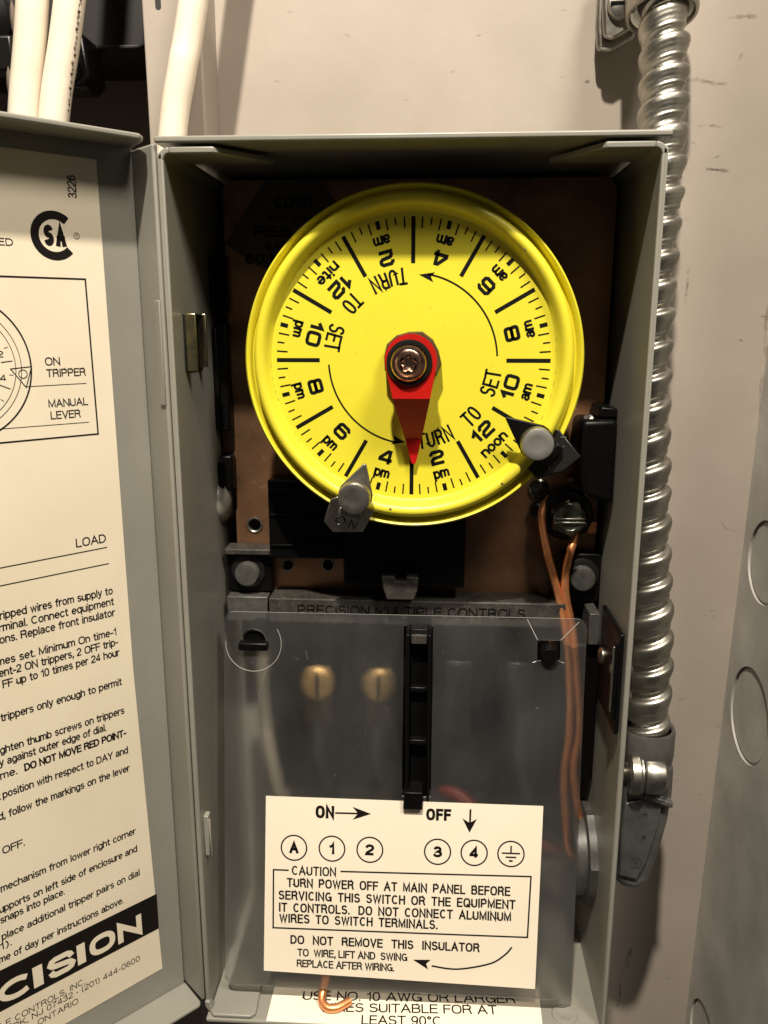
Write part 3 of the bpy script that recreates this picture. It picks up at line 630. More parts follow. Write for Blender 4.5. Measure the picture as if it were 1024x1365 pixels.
# dark rating label
b = MB(); b.prism([(-53.3, 41.9), (-66.0, 23.7), (-57.0, 17.2), (-46.8, 14.6), (-26, 13), (-18, 24), (-31.8, 36.7), (-35.6, 41.9)][::-1], 44.9, 45.3); b.build('rating_label', 'ratingpaper', tsw, smooth=0)
RP = Plane2D((0, 44.9, 0), (1, 0, 0), (0, 0, 1), 0.06)
RP.text("CD101", -50.2, 34.2, -38.5, h=3.4, bold=.03); RP.text("INPUT 40W-MAX", -52, 30.2, -34, h=1.9); RP.text("RES. OR", -57, 25.6, -33, h=3.2, bold=.03); RP.text("8 HP", -53.5, 22.0, -45, h=2.0, bold=.02); RP.text("60 HZ", -60, 17.6, -45, h=3.0, bold=.03)
RP.build('lettering', 'ink', tsw)
# black clips along the left edge
for z0, z1 in ((2.3, 20.2), (-34.6, -0.5), (-54, -42.6)):
    b = MB(); b.box(-69.9, -65.6, 40, 45.2, z0, z1); b.box(-69.9, -68.2, 38, 40, z0+1, z1-1); b.build('edge_clip', 'black', tsw, bevel=0.7)
# black motor housing on the right
b = MB(); b.prism([(45.5, -51.8), (55.0, -54.6), (54.8, -28.5), (44.2, -28.8), (43.4, -36)], 27.5, 45.3); mh = b.build('motor_housing', 'black', tsw, bevel=1.6, seg=3)
b = MB(); b.prism([(49, -28.3), (54.9, -28.3), (54.9, -25.4), (50, -25.0)], 30, 45.3); b.build('motor_cap', 'black', tsw, bevel=0.5)
b = MB(); b.lathe((46.8, 33, -29.2), (0.2, -1, 0.6), [(1.6, -1), (1.6, 1), (1.1, 1.4), (.01, 1.2)], n=16, cap=False); b.build('motor_screw', 'steel', tsw)
# black switch housings under the dial
b = MB(); b.box(-53.2, -28.6, 35, 45.3, -75.5, -49.5); b.build('switch_housing', 'black', tsw, bevel=0.6)
for z in (-52.4, -60.8, -71): 
    b = MB(); b.box(-52.6, -29.2, 34.3, 35.4, z-0.45, z+0.45); b.build('housing_rib', 'black', tsw, bevel=0.3)
b = MB(); b.box(-28.9, 10.4, 34, 45.3, -84.2, -60.9); b.build('cam_housing', 'black', tsw, bevel=0.8)
b = MB(); b.prism([(-16.2, -78.9), (-15.6, -83.0), (-14.5, -86.8), (-5.6, -86.8), (-4.6, -83.0), (-4.4, -79.2), (-8.2, -78.9), (-8.2, -80.6), (-11.8, -80.6), (-11.8, -78.9)][::-1], 28.5, 33.9); b.build('lever_head', 'dustyblack', tsw, bevel=0.4)
# dusty ledges, corner blocks with studs
b = MB(); b.box(-68.8, -53.2, 37, 45.3, -75.2, -73.2); b.build('ledge', 'dustyblack', tsw, bevel=0.4)
for x0, x1, sx, sz, z0, z1 in ((-68.8, -53.6, -61.5, -81.8, -88.8, -75.3), (42.6, 55.0, 48.7, -81.3, -90.2, -73.6)):
    b = MB(); b.box(x0, x1, 40, 45.3, z0, z1); b.build('corner_block', 'black', tsw, bevel=0.6)
    b = MB(); b.lathe((sx, 40, sz+0.6), (0, -1, 0), [(5.6, 0), (5.6, .7), (5.0, 1.0), (0.01, 1.0)], n=36, cap=False); b.build('washer', 'dialblack', tsw)
    b = MB(); b.lathe((sx, 39.0, sz), (0, -1, 0), [(4.1, 0), (4.1, 2.1), (3.7, 2.7), (2.6, 2.9), (0.01, 2.7)], n=36, cap=False); b.build('stud', 'studgrey', tsw)
b = MB(); b.box(-68.2, -54.6, 35.8, 44, -97.5, -89.2); b.build('side_tab', 'studgrey', tsw, bevel=0.3)
b = MB(); b.box(50.2, 53.4, 29.8, 44, -101, -90.6); b.build('side_tab', 'studgrey', tsw, bevel=0.2)
# terminal block
b = MB(); b.box(-53.8, 43.2, 34, 44.9, -97.2, -88.9); tb = b.build('terminal_block', 'dustyblack', tsw, bevel=0.5)
b = MB(); b.box(-53.4, 43.0, 43, 59, -163, -97.3); b.build('terminal_base', 'black', tsw, bevel=0.5)
b = MB(); b.box(43.3, 54.9, 33, 59, -151, -102); b.build('side_block', 'black', tsw, bevel=0.8)
TP = Plane2D((0, 34, 0), (1, 0, 0), (0, 0, 1), 0.18)
TP.text("PRECISION MULTIPLE CONTROLS", -44.2, -94.2, 30.4, h=3.3, bold=-0.006); TP.build('lettering', 'ink', tsw)
for x in (-49.5, -28.4, -7.4, -1.0, 20.0, 41.0):
    b = MB(); b.box(x-1.0, x+1.0, 34.5, 43.1, -158, -97.3); b.build('barrier', 'black', tsw, bevel=0.4)
for x in (-38.8, -17.8):
    b = MB(); b.box(x-4.6, x+4.6, 41.6, 43.0, -138, -116); b.build('terminal_plate', 'darkbrass', tsw, bevel=0.3)
    b = MB(); b.lathe((x, 41.6, -121.6), (0, -1, 0), [(6.3, 0), (6.3, 1.3), (5.6, 2.3), (3.8, 3.0), (2.0, 3.2), (0.01, 3.2)], n=32, cap=False); tsc = b.build('terminal_screw', 'brass', tsw); b = MB(); b.box(x-.6, x+.6, 38.2, 39.2, -125.6, -117.6); b.build('screw_slot', 'darkbrass', tsc)
for x in (9.5, 30.5):
    b = MB(); b.box(x-4.6, x+4.6, 41.8, 43.0, -141, -113); b.build('terminal_plate', 'dialblack', tsw, bevel=0.3)
# manual lever: black channel standing through the slot of the insulator
b = MB(); b.box(-7.8, -6.6, 15, 34, -152.2, -93.2); b.box(-1.0, 0.0, 15, 34, -151.4, -93.2); b.box(-6.6, -1.0, 20, 34, -152.2, -93.2)
for z, d in ((-94.4, 16.5), (-112.5, 17.5), (-130.2, 16.8)): b.box(-6.6, -1.0, d, 20, z-.9, z+.9)
b.prism([(-8.3, -151.6), (-2.1, -151.6), (-2.0, -145.5), (-8.0, -145.5)], 12.8, 22)
lv = b.build('manual_lever', 'black', tsw, bevel=0.35)
b = MB(); b.box(-6.2, -1.4, 15.6, 16.4, -96.4, -93.6); b.build('lever_cap', 'dustyblack', tsw, bevel=0.2)
# ground screw
gs = Vector((43.1, 34, -60.7))
b = MB(); b.lathe((gs.x, 45, gs.z), (0, -1, 0), [(8.4, 0), (8.4, 4.5), (7.8, 5.2), (0.01, 5.2)], n=40, cap=False); b.build('cup_washer', 'dialblack', tsw)
b = MB()
hexp = [(gs.x+6.3*math.cos(PI/6+k*PI/3+.12), gs.z+6.3*math.sin(PI/6+k*PI/3+.12)) for k in range(6)]
b.prism(hexp, 35.2, 39.8); b.lathe((gs.x, 35.3, gs.z), (0, -1, 0), [(5.6, 0), (5.2, .9), (4.2, 1.4), (3.6, .9), (2.2, .7), (.01, .9)], n=36, cap=False)
gsc = b.build('ground_screw', 'hexscrew', tsw, bevel=0.5)
b = MB(); b.box(gs.x-5.0, gs.x+5.0, 33.7, 34.3, gs.z-1.5, gs.z-.9); b.box(gs.x-5.0, gs.x+5.0, 33.7, 34.3, gs.z-.1, gs.z+.3); b.build('screw_slot', 'steel', gsc, bevel=0.15)  # bright steel slot lips stand in for glints on the dark screw
b = MB(); b.box(50.2, 53.2, 41.5, 43.5, gs.z-6.6, gs.z-2.4, M4=None); b.build('washer_tab', 'copper', tsw, bevel=0.3)
b = MB(); b.lathe((34.4, 45.3, -53.2), (0, -1, 0), [(3.3, 0), (3.3, .9), (2.7, 1.3), (2.3, .5), (1.2, .9), (.01, 1.3)], n=28, cap=False); b.build('rivet', 'hexscrew', tsw)
b = MB(); b.lathe((34.0, 45.3, -60.0), (0, -1, 0), [(2.4, 0), (2.4, 3), (1.6, 3.6), (.01, 3.6)], n=20, cap=False); b.build('pin', 'black', tsw)
b = MB(); b.box(44, 54.5, 43.8, 45.3, -53.6, -51.6); b.box(43, 46, 42.5, 45.3, -50.6, -48.6); b.build('bracket_foot', 'copperplate', tsw, bevel=0.3)

# ---- dial
DX, DZ = -6.5, -10.8
ox, oz = 0.15, -0.4         # the rolled edge runs very slightly off centre
dial = MB()
prof = [(40.4, 17.0), (40.8, 16.7), (41.5, 14.9), (42.1, 13.8), (42.9, 13.2), (43.9, 13.1), (44.7, 13.6), (45.1, 14.6), (45.4, 16.2), (45.6, 17.2), (46.1, 17.3), (46.4, 16.2), (46.9, 15.0), (47.4, 14.7), (47.85, 15.1), (48.0, 16.4), (47.9, 18.2), (46.6, 19.2)]
rings = []
for r, y in prof:
    f = max(0, min(1, (r-44.6)/2)); rings.append([(DX+ox*f+r*math.cos(2*PI*k/144), y, DZ+oz*f+r*math.sin(2*PI*k/144)) for k in range(144)])
dial.rings(rings[::-1], cap=False)
dial.prism([(DX+40.4*math.cos(2*PI*k/144), DZ+40.4*math.sin(2*PI*k/144)) for k in range(144)], 17.0, 18.2)
dial = dial.build('dial', 'yellow', tsw, smooth=50)
b = MB(); b.lathe((DX, 45.3, DZ), (0, -1, 0), [(30, 0), (30, 22), (38, 26.2)], n=48, cap=False); b.build('dial_hub', 'dialblack', tsw)
K = Plane2D((DX, 17.0, DZ), (1, 0, 0), (0, 0, 1), 0.05)
RO = 39.0
for i in range(12):
    a = math.radians(30*i)
    for j in range(8):
        t = a+math.radians(30*j/8); r1 = RO
        if j == 0: r0, w = RO-12.4, 1.15
        elif j == 4: r0, w = RO-2.2, 1.15
        elif j in (2, 6): r0, w = RO-2.0, 0.42
        else: r0, w = RO-3.1, 0.42
        K.line([(r0*math.cos(t), r0*math.sin(t)), (r1*math.cos(t), r1*math.sin(t))], w)
def rr(x0, x1, y0, y1, c=.16): return [(x0+c, y0), (x1-c, y0), (x1-c*.3, y0+c*.3), (x1, y0+c), (x1, y1-c), (x1-c*.3, y1-c*.3), (x1-c, y1), (x0+c, y1), (x0+c*.3, y1-c*.3), (x0, y1-c), (x0, y0+c), (x0+c*.3, y0+c*.3)]
G = {'0': [(rr(0, 1, 0, 1, .22), True)], '1': [([(0.0, .70), (.42, 1.0), (.42, 0)], False)],
     '2': [([(0, .70), (0, .84), (.16, 1), (.84, 1), (1, .86), (1, .68), (.84, .54), (.16, .46), (0, .30), (0, 0), (1.03, 0)], False)],
     '4': [([(1.08, .24), (0, .24), (0, .36), (.60, 1.0), (.80, 1.0), (.80, -.10)], False)],
     '6': [([(1, .76), (1, .86), (.84, 1), (.16, 1), (0, .84), (0, .16), (.16, 0), (.84, 0), (1, .14), (1, .42), (.84, .56), (0, .56)], False)],
     '8': [(rr(0.02, .98, .5, 1, .14), True), (rr(0, 1, 0, .5, .14), True)]}
def digits(s, phi, r, h=3.35, w=3.3, st=0.98):
    rot = phi+PI/2; c, sn = math.cos(rot), math.sin(rot); cx, cy = r*math.cos(phi), r*math.sin(phi)
    adv = {'1': 3.0}; tot = sum(adv.get(ch, w+1.35) for ch in s)-1.35; x = -tot/2
    for ch in s:
        for pts, cl in G[ch]:
            q = []
            for px, py in pts:
                lx, ly = x+px*w, (py-.5)*h
                q.append((cx+lx*c-ly*sn, cy+lx*sn+ly*c))
            K.line(q, st, close=cl)
        x += adv.get(ch, w+1.35)
def word(s, phi, r, xh, wid, **k):
    rr_ = r+xh/2; K.text(s, rr_*math.cos(phi), rr_*math.sin(phi), h=xh, wid=wid, rot=phi+PI/2, align='c', xh=True, **k)
HRS = [('2', 'pm', -75), ('12', 'noon', -45), ('10', 'am', -15), ('8', 'am', 15), ('6', 'am', 45), ('4', 'am', 75), ('2', 'am', 105), ('12', 'nite', 135), ('10', 'pm', 165), ('8', 'pm', 195), ('6', 'pm', 225), ('4', 'pm', 255)]
for s, ap, d in HRS:
    phi = math.radians(d); digits(s, phi, 28.9); word(ap, phi, 34.0, 2.35, {'pm': 4.7, 'am': 4.9, 'noon': 9.2, 'nite': 7.6}[ap], bold=0.022)
for base in (0, 180):
    for s, mid, step in (("TURN", -73, 6.6), ("TO", -43, 6.6), ("SET", -15.5, 6.2)):
        for i, ch in enumerate(s):
            phi = math.radians(base+mid+(i-(len(s)-1)/2)*step)
            K.text(ch, 25.6*math.cos(phi), 25.6*math.sin(phi), h=4.7, wid=2.35, rot=phi+PI/2, align='c', sw=0.66)
    K.ring(0, 0, 24.0, 0.5, a0=base+3, a1=base+80, n=40)
    a = math.radians(base+86); t = (math.cos(a)*23.6, math.sin(a)*23.6); K.arrow(t, (math.sin(a-.1), -math.cos(a-.1)), 4.3, 2.7, 0.22)
K.build('dial_markings', 'ink', dial)
SC2 = Plane2D((DX, 16.75, DZ), (1, 0, 0), (0, 0, 1), 0.04)
rs = random.Random(5)
for a0, a1 in ((176, 246), (318, 372), (120, 150), (250, 300)):
    a = a0
    while a < a1:
        l = rs.uniform(.4, 2.2); r = 40.55+rs.uniform(-.12, .2)
        if rs.random() < .75: SC2.ring(0, 0, r, rs.uniform(.05, .13), a0=a, a1=a+l, n=3)
        a += l+rs.uniform(.3, 4)
for _ in range(26):
    a = math.radians(rs.uniform(0, 360)); r = rs.uniform(5, 39.5); SC2.poly([(r*math.cos(a)+rs.uniform(.05, .13)*math.cos(k*PI/3), r*math.sin(a)+rs.uniform(.05, .13)*math.sin(k*PI/3)) for k in range(6)], lift=-.2+.04)
SC2.build('scuffs', 'stain', dial)['kind'] = 'stuff'
for ang, r, y in ((-53, 43.6, 13.1), (-38.5, 43.4, 13.1), (-117, 43.8, 13.1), (-98, 43.2, 13.15), (44.5, 42.6, 13.4)):
    a = math.radians(ang); b = MB(); b.lathe((DX+r*math.cos(a), y+.1, DZ+r*math.sin(a)), (0, -1, 0), [(.42, 0), (.36, .14), (.01, .15)], n=12, cap=False); b.build('chip', 'stain', dial)

# ---- pointer
b = MB(); b.lathe((DX, 17, DZ+.2), (0, -1, 0), [(8.1, 0), (8.1, 4.6), (7.7, 5.2), (6.4, 5.2), (6.4, 11.2)], n=14, cap=False, bump=lambda k, h: 0.03*((k*7) % 3-1)); b.build('hub_nut', 'brown', tsw, smooth=0)
def ptr():
    cx, cz = -6.6, -10.3; R0 = 7.1; tipz = -40.2; b = MB()
    ol = []
    for k in range(25):
        a = math.radians(-12+204*k/24); ol.append((cx+R0*math.cos(a), cz+R0*math.sin(a)))
    left = (cx-R0*math.cos(math.radians(12)), cz-R0*math.sin(math.radians(12))); right = (-left[0]+2*cx, left[1])
    tip = (cx+.75, tipz)
    def depth(z): return 4.8 if z > -20.6 else (4.8+(-20.6-z)/12.4*10.0 if z > -33.0 else 14.8)
    zs = [left[1], -16, -20.6, -24.5, -28.5, -33.0, -37.5, tip[1]]
    rows = []
    for z in zs:
        f = (left[1]-z)/(left[1]-tip[1]); hw = (left[0]-cx)*-1*(1-f)**.92+0.55*f
        m = cx+(tip[0]-cx)*f; rows.append((m-hw, m+hw, z))
    front = [(x, 4.8, z) for x, z in ol]; back = [(x, 5.8, z) for x, z in ol]; n = len(ol)
    b.add(front+back, [tuple(range(n)), tuple(range(2*n-1, n-1, -1))]+[(i, i+n, i+1+n, i+1) for i in range(n-1)])
    V = []; Fc = []
    for i, (x0, x1, z) in enumerate(rows):
        d = depth(z); V += [(x0, d, z), (x1, d, z), (x0, d+1, z), (x1, d+1, z)]
        if i:
            q = 4*(i-1); w = 4*i; Fc += [(q, q+1, w+1, w), (q+2, w+2, w+3, q+3), (q, w, w+2, q+2), (q+1, q+3, w+3, w+1)]
    e = 4*(len(rows)-1); Fc.append((e, e+1, e+3, e+2)); b.add(V, Fc)
    return b.build('pointer', 'red', tsw, smooth=25)
ptr()
b = MB(); b.lathe((-7.0, 4.8, -10.9), (0, -1, 0), [(6.25, 0), (6.25, .5), (5.9, .9), (5.0, 1.0), (4.7, .6), (4.6, .2)], n=40, cap=False); b.build('pointer_washer', 'dialblack', tsw)
b = MB(); c = (-7.15, 4.7, -11.0)
def tor(k, h): return 0.0
b.lathe(c, (0, -1, 0), [(4.85, 0), (4.85, 1.4), (4.5, 1.9), (4.0, 2.0), (3.9, 1.7), (3.5, 1.9), (3.0, 2.5), (2.35, 2.6)], n=48, cap=False)
rec = []
for lvl, d in ((1, 2.6), (.92, 1.2), (.5, .9), (.01, .8)):
    rec.append([(c[0]+(2.0+.32*math.cos(6*2*PI*k/48))*(1.06 if lvl == 1 else lvl)*math.cos(2*PI*k/48), c[1]-d, c[2]+(2.0+.32*math.cos(6*2*PI*k/48))*(1.06 if lvl == 1 else lvl)*math.sin(2*PI*k/48)) for k in range(48)])
b.rings(rec, cap=False); b.build('pointer_screw', 'rosescrew', tsw, smooth=30)

# ------------------------------------------------------------------ trippers on the edge of the dial
def tripper(kx, kz, tx, tz, mats, label, on):
    """knob centre (kx, kz) and the tip the pointed plate aims at."""
    body, knob, tabm = mats
    d = Vector((tx-kx, tz-kz)).normalized(); t = thing('tripper', label, 'tripper', (kx, 11, kz), 'trippers clamped to the edge of the dial')
    s = Vector((-d.y, d.x))          # sideways
    def fr(a, y, b_): return (kx+s.x*a+d.x*b_, y, kz+s.y*a+d.y*b_)
    L = math.hypot(tx-kx, tz-kz)
    F = Matrix(((s.x, 0, d.x, kx), (0, 1, 0, 0), (s.y, 0, d.y, kz), (0, 0, 0, 1)))
    pts = [(0.35, L), (-0.35, L)]
    for k in range(13):
        a = math.radians(166+208*k/12); pts.append((5.0*math.cos(a), 5.0*math.sin(a)))
    b = MB(); b.prism(pts, 9.6, 10.9, frame=F)
    b.build('pointed_plate', body, t, bevel=0.3)
    b = MB(); rim = []
    b.lathe((kx, 9.6, kz), (0, -1, 0), [(3.4, 0), (3.4, .8), (4.3, .9), (4.5, 1.2), (4.5, 5.0), (4.2, 5.4)], n=96, cap=False, bump=lambda k, h: (0.022 if k % 2 else -.01) if 1.0 < h < 5.1 else 0)
    b.build('thumb_screw', 'steel', t, smooth=30)
    b = MB(); b.lathe((kx, 4.25, kz), (0, -1, 0), [(4.3, -.05), (4.28, 0), (4.15, .08), (2.2, .10), (2.0, .05), (.01, .08)], n=48, cap=False); b.build('knob_face', knob, t)
    # clamp that wraps round the rolled edge of the dial and the flag behind it
    b = MB(); b.box(-3.4, 3.4, 10.95, 23, -7.6, -5.2, M4=F); b.box(-3.4, 3.4, 21, 23, -5.2, 2, M4=F); b.build('clamp', body, t, bevel=0.35)
    b = MB()
    if on:
        fp = [(-6.6, -3.6), (-4.4, -1.4), (-3.4, -2.8), (3.6, -4.2), (5.0, -3.0), (6.8, -4.6), (6.9, -12.6), (3.4, -15.2), (-5.2, -12.0)]
    else:
        fp = [(-6.6, -4), (-5.4, -2.2), (-3.4, -4.2), (3.4, -4.2), (5.2, -1.8), (7.4, -3.0), (8.2, -8.0), (1.6, -12.4), (-4.6, -13.4)]
    tilt = F @ Matrix.Translation((0, 14.4, -6)) @ Matrix.Rotation(math.radians(16 if on else -20), 4, 'X') @ Matrix.Translation((0, 0, 6))
    b.prism(fp, 0, 1.2, frame=tilt); fl_ = b.build('flag', tabm, t, bevel=0.3)
    return t, tilt
SIL = ('steelhead', 'steelhead', 'steel')
t1, tl1 = tripper(-22.4, -48.6, -19.6, -39.6, SIL, 'silver ON tripper with steel thumb screw at the lower left of the yellow dial', True)
t2, tl2 = tripper(28.4, -32.8, 20.0, -26.2, ('black', 'knobgrey', 'dialblack'), 'black tripper with grey knurled thumb screw beside the noon mark of the dial', False)
# stamped letters on the silver flag; groove shade drawn in ink, bright edges offset
o3 = tl1.to_3x3(); ta = (o3 @ Vector((-1, 0, 0))).normalized(); tbv = (o3 @ Vector((0, 0, 1))).normalized(); tn = ta.cross(tbv)
org = tl1 @ Vector((0.4, 0, -10.6))
TPn = Plane2D(org, ta, tbv, 0.05)
if TPn.n.y > 0: TPn.n = -TPn.n
def raised(pl, pts, r, m, parent, name='stamped_letter'):
    q = MB(); q.tube([pl.at(x, y, .05) for x, y in pts], r, n=8, sub=1); return q.build(name, m, parent)
TPn.line([(-1.9+1.3*math.cos(2*PI*k/20), 0.4+1.45*math.sin(2*PI*k/20)) for k in range(20)], .42, close=True); TPn.line([(1.0, -1.3), (1.3, 1.5), (2.8, -1.1), (3.2, 1.7)], .36)
TPn.build('lettering', 'ink', t1)
raised(TPn, [(-2.15+1.3*math.cos(2*PI*k/20), 0.2+1.45*math.sin(2*PI*k/20)) for k in range(21)], .13, 'steel', t1)
raised(TPn, [(0.75, -1.5), (1.05, 1.3), (2.55, -1.3), (2.95, 1.5)], .12, 'steel', t1)
o3 = tl2.to_3x3(); ta = (o3 @ Vector((-1, 0, 0))).normalized(); tbv = (o3 @ Vector((0, 0, 1))).normalized()
q2 = Plane2D(tl2 @ Vector((0.2, 0, -8.8)), ta, tbv, 0.05)
if q2.n.y > 0: q2.n = -q2.n
q2.ring(-2.2, -0.6, 1.2, 0.22, a0=20, a1=170, n=16); q2.line([(0.6, 1.6), (4.2, 0.9)], 0.25); q2.line([(5.4, 3.4), (6.4, 2.0)], .3)
q2.build('lettering', 'steelhead', t2)

# ------------------------------------------------------------------ clear insulator sheet
ins = thing('insulator_sheet', 'hazy clear plastic insulator carrying the ON and OFF caution label', 'insulator', (-9, 5, -214))
IA = Vector((0, 25, -90.5)); IE = (Vector((0, 5, -214))-IA).normalized(); IN = Vector((1, 0, 0)).cross(-IE).normalized()
if IN.y > 0: IN = -IN
IM = Matrix(((1, IN.x, -IE.x, IA.x), (0, IN.y, -IE.y, IA.y), (0, IN.z, -IE.z, IA.z), (0, 0, 0, 1)))   # (a, n, up) -> world
def ish(x, y): return (x*(1-0.040*(-y)/125) if x > 0 else x, y)
outer = [ish(*p) for p in rrect(-66.4, 48.4, -124.4, 0, 3.2, 6)]
def flap(cx, cy, r):   # round hole left by the knob, flat below
    return [(cx+r*math.cos(math.radians(a)), cy+r*math.sin(math.radians(a))) for a in range(0, 181, 15)]+[(cx-r, cy-2.2), (cx+r, cy-2.2)]
vs, fs, side = holed(outer, [rrect(-8.8, 0.5, -58.8, -3.3, .4, 2), flap(-56.9, -9.6, 4.1), rrect(33.2, 40.4, -13.6, -7.0, .5, 2)], 0.5)
b = MB()
keep = [i for i, f in enumerate(fs) if side[i] or sum(vs[k][1] for k in f) > 0]
b.add([IM @ Vector(v) for v in vs], [fs[i] for i in keep]); b.mi = [1 if side[i] else 0 for i in keep]
b.build('sheet', ['plastic', 'edge'], ins, smooth=0)
def itube(pts, r, name='crease'):
    b = MB(); b.tube([IM @ Vector((x, 0.3, y)) for x, y in pts], r, n=6, sub=1); return b.build(name, 'edge', ins)
itube([(-56.9+9.0*math.cos(math.radians(a)), -10.2+9.0*math.sin(math.radians(a))) for a in range(176, 393, 8)], 0.09)
itube([(33.2, -6.9), (29.9, -0.5)], 0.12); itube([(40.4, -6.9), (46.0, -1.0)], 0.12); itube([(33.0, -13.8), (31.8, -14.2)], .12); itube([(40.6, -13.8), (41.6, -14.1)], .12)
itube([(-52, -18), (-53.5, -21), (-55, -25.5), (-55.3, -30)], 0.03, 'scratch'); itube([(-40, -12), (-39.4, -15)], 0.025, 'scratch')
# caution label
b = MB(); b.add([IM @ Vector((x, n_, y)) for n_ in (0.30, 0.42) for x, y in ((-52.8, -60.1), (36.2, -60.3), (34.9, -120.9), (-53.5, -119.0))],
                [(0, 1, 2, 3), (7, 6, 5, 4), (0, 4, 5, 1), (1, 5, 6, 2), (2, 6, 7, 3), (3, 7, 4, 0)])
b.build('caution_label', 'paper2', ins, smooth=0)
Q = Plane2D(IM @ Vector((0, 0.42, 0)), (1, 0, 0), -IE, 0.06)
if Q.n.y > 0: Q.n = -Q.n
def QT(s, x0, t, x1, h, **k): Q.text(s, x0, -t, x1, h=h, **k)
QT("ON", -36.6, 66.8, -30.5, 4.2, sw=.95, gap=.42); Q.line([(-30.2, -64.9), (-21.4, -64.8)], 0.55); Q.arrow((-18.6, -64.8), (-1, 0), 6.0, 4.3, 0.3)
QT("OFF", -0.9, 66.2, 7.1, 3.9, sw=.9, gap=.42); Q.line([(13.2, -62.1), (13.1, -67.0)], 0.6); Q.arrow((13.0, -69.8), (0, 1), 4.6, 4.6, 0.3)
for x, t, s in ((-43.6, 77.0, "A"), (-31.2, 76.8, "1"), (-18.9, 76.7, "2"), (2.9, 76.5, "3"), (14.6, 76.4, "4"), (26.3, 76.3, "")):
    Q.ring(x, -t, 4.15, 0.46, n=44)
    if s: Q.text(s, x, -t-1.85, h=3.7, wid=3.0 if s != '1' else 1.6, bold=.03, align='c')
    else:
        Q.line([(x-2.9, -t+.2), (x+2.9, -t+.2)], .5); Q.line([(x, -t+2.7), (x, -t+.4)], .5); Q.line([(x-1.7, -t-1.1), (x+1.7, -t-1.1)], .5); Q.line([(x-.6, -t-2.3), (x+.6, -t-2.3)], .6)
Q.line([(-45.3, -84.6), (-50.3, -84.6), (-50.4, -104.2), (32.1, -103.7), (32.8, -83.5), (-28.4, -84.3)], 0.5)
QT("CAUTION", -44.3, 86.1, -29.8, 3.1, sw=.50, gap=.30)
for s, x0, t, x1 in (("TURN  POWER  OFF  AT  MAIN  PANEL  BEFORE", -45.9, 90.6, 26.4), ("SERVICING  THIS  SWITCH  OR  THE  EQUIPMENT", -48.6, 94.9, 28.1), ("IT  CONTROLS.   DO  NOT  CONNECT  ALUMINUM", -48.5, 99.0, 26.8), ("WIRES  TO  SWITCH  TERMINALS.", -48.4, 102.7, 3.3)):
    QT(s, x0, t-.35, x1, 3.1, sw=.54, gap=.32)
QT("DO   NOT   REMOVE   THIS   INSULATOR", -44.7, 109.4, 16.9, 3.0, sw=.54, gap=.30)
QT("TO  WIRE, LIFT AND  SWING", -42.4, 113.5, -6.4, 2.6, sw=.44, gap=.24); QT("REPLACE AFTER WIRING.", -42.6, 117.2, -10.6, 2.6, sw=.44, gap=.24)
cv = smooth_path([Vector((27.2, -107.2, 0)), Vector((25, -109.9, 0)), Vector((20.2, -113.1, 0)), Vector((9.8, -115.4, 0)), Vector((1.5, -114.7, 0))], 6)[0]
Q.line([(p.x, p.y) for p in cv], 0.55); Q.arrow((-4.6, -112.9), (1, -.26), 5.6, 3.4, 0.2)
Q.build('lettering', 'inkbrown', ins)
# retaining knob and post poking through the insulator (part of the mechanism)
b = MB(); b.lathe((-56.9, 40, -99.9), (0, -1, 0), [(3.6, 0), (3.6, 14.4), (3.2, 15)], n=28); b.box(-61.4, -52.0, 20.8, 24.6, -102.2, -99.6); b.build('retaining_knob', 'black', tsw, bevel=0.5)
b = MB(); b.lathe((36.9, 40, -101.4), (0, -1, 0), [(2.8, 0), (2.8, 19.0), (2.3, 19.6), (.01, 19.6)], n=28, cap=False); b.build('retaining_post', 'black', tsw)

# ------------------------------------------------------------------ wires
def wire(pts, r, m, label, cat='wire', group=None, name='wire'):
    q = MB(); q.tube(pts, r, n=14, sub=8); return tag(q.build(name, m), label, cat, group)
wire([(38.0, 41.8, -55.5), (35.6, 41, -58.5), (34.9, 39.5, -62.5), (36.6, 37, -72), (38.9, 36.5, -79.5), (41.5, 35.6, -88.9), (43.8, 33, -101), (45.2, 30.8, -118), (45.4, 29.3, -132), (44.4, 29.2, -146), (45.8, 30, -162), (49, 32, -178), (60, 33, -181)], 1.35, 'copper',
     'bare copper ground wire looping over the left of the green-black screw', name='copper_wire')
wire([(46.5, 41, -65.5), (45.8, 39, -68), (44.2, 36.9, -72), (42.9, 36.4, -79), (43.3, 35.8, -87), (45.3, 35, -96), (47.0, 32.4, -109), (48.4, 30.8, -122), (48.6, 29.6, -133), (47.4, 29.3, -144), (50, 31, -160), (54, 34, -174), (60, 35, -177)], 1.35, 'copper',
     'bare copper ground wire leaving the bottom of the green-black screw', name='copper_wire')
wire([(-30.5, 24, -186), (-32.0, 16, -200), (-33.0, 11, -209), (-34.0, 7.2, -214.8), (-34.2, 4.2, -217.0), (-32.3, 1.9, -217.6), (-29.0, 2.0, -217.6), (-25.0, 4.8, -217.3)], 1.35, 'copper',
     'bare copper wire end hooked over the paper label at the box bottom', name='copper_wire')
wire([(-57, 48, -99), (-58.5, 46, -115), (-58.0, 44, -135), (-55.5, 42, -152), (-51, 42, -168), (-40, 44, -185), (-10, 46, -196), (30, 42, -188), (60, 36, -181)], 2.6, 'wiregrey', 'pale grey wire running down behind the left side of the insulator')
wire([(-2, 48, -158), (2, 46, -162), (10, 42, -163), (20, 38, -170), (36, 38, -178), (60, 36, -179)], 2.3, 'wirered', 'dark red wire showing faintly behind the insulator right of the lever')
wire([(30.5, 40.5, -130), (31, 38, -148), (36, 36, -164), (46, 35, -174), (60, 34, -176)], 2.3, 'wireblack', 'black wire behind the insulator near the copper wires')
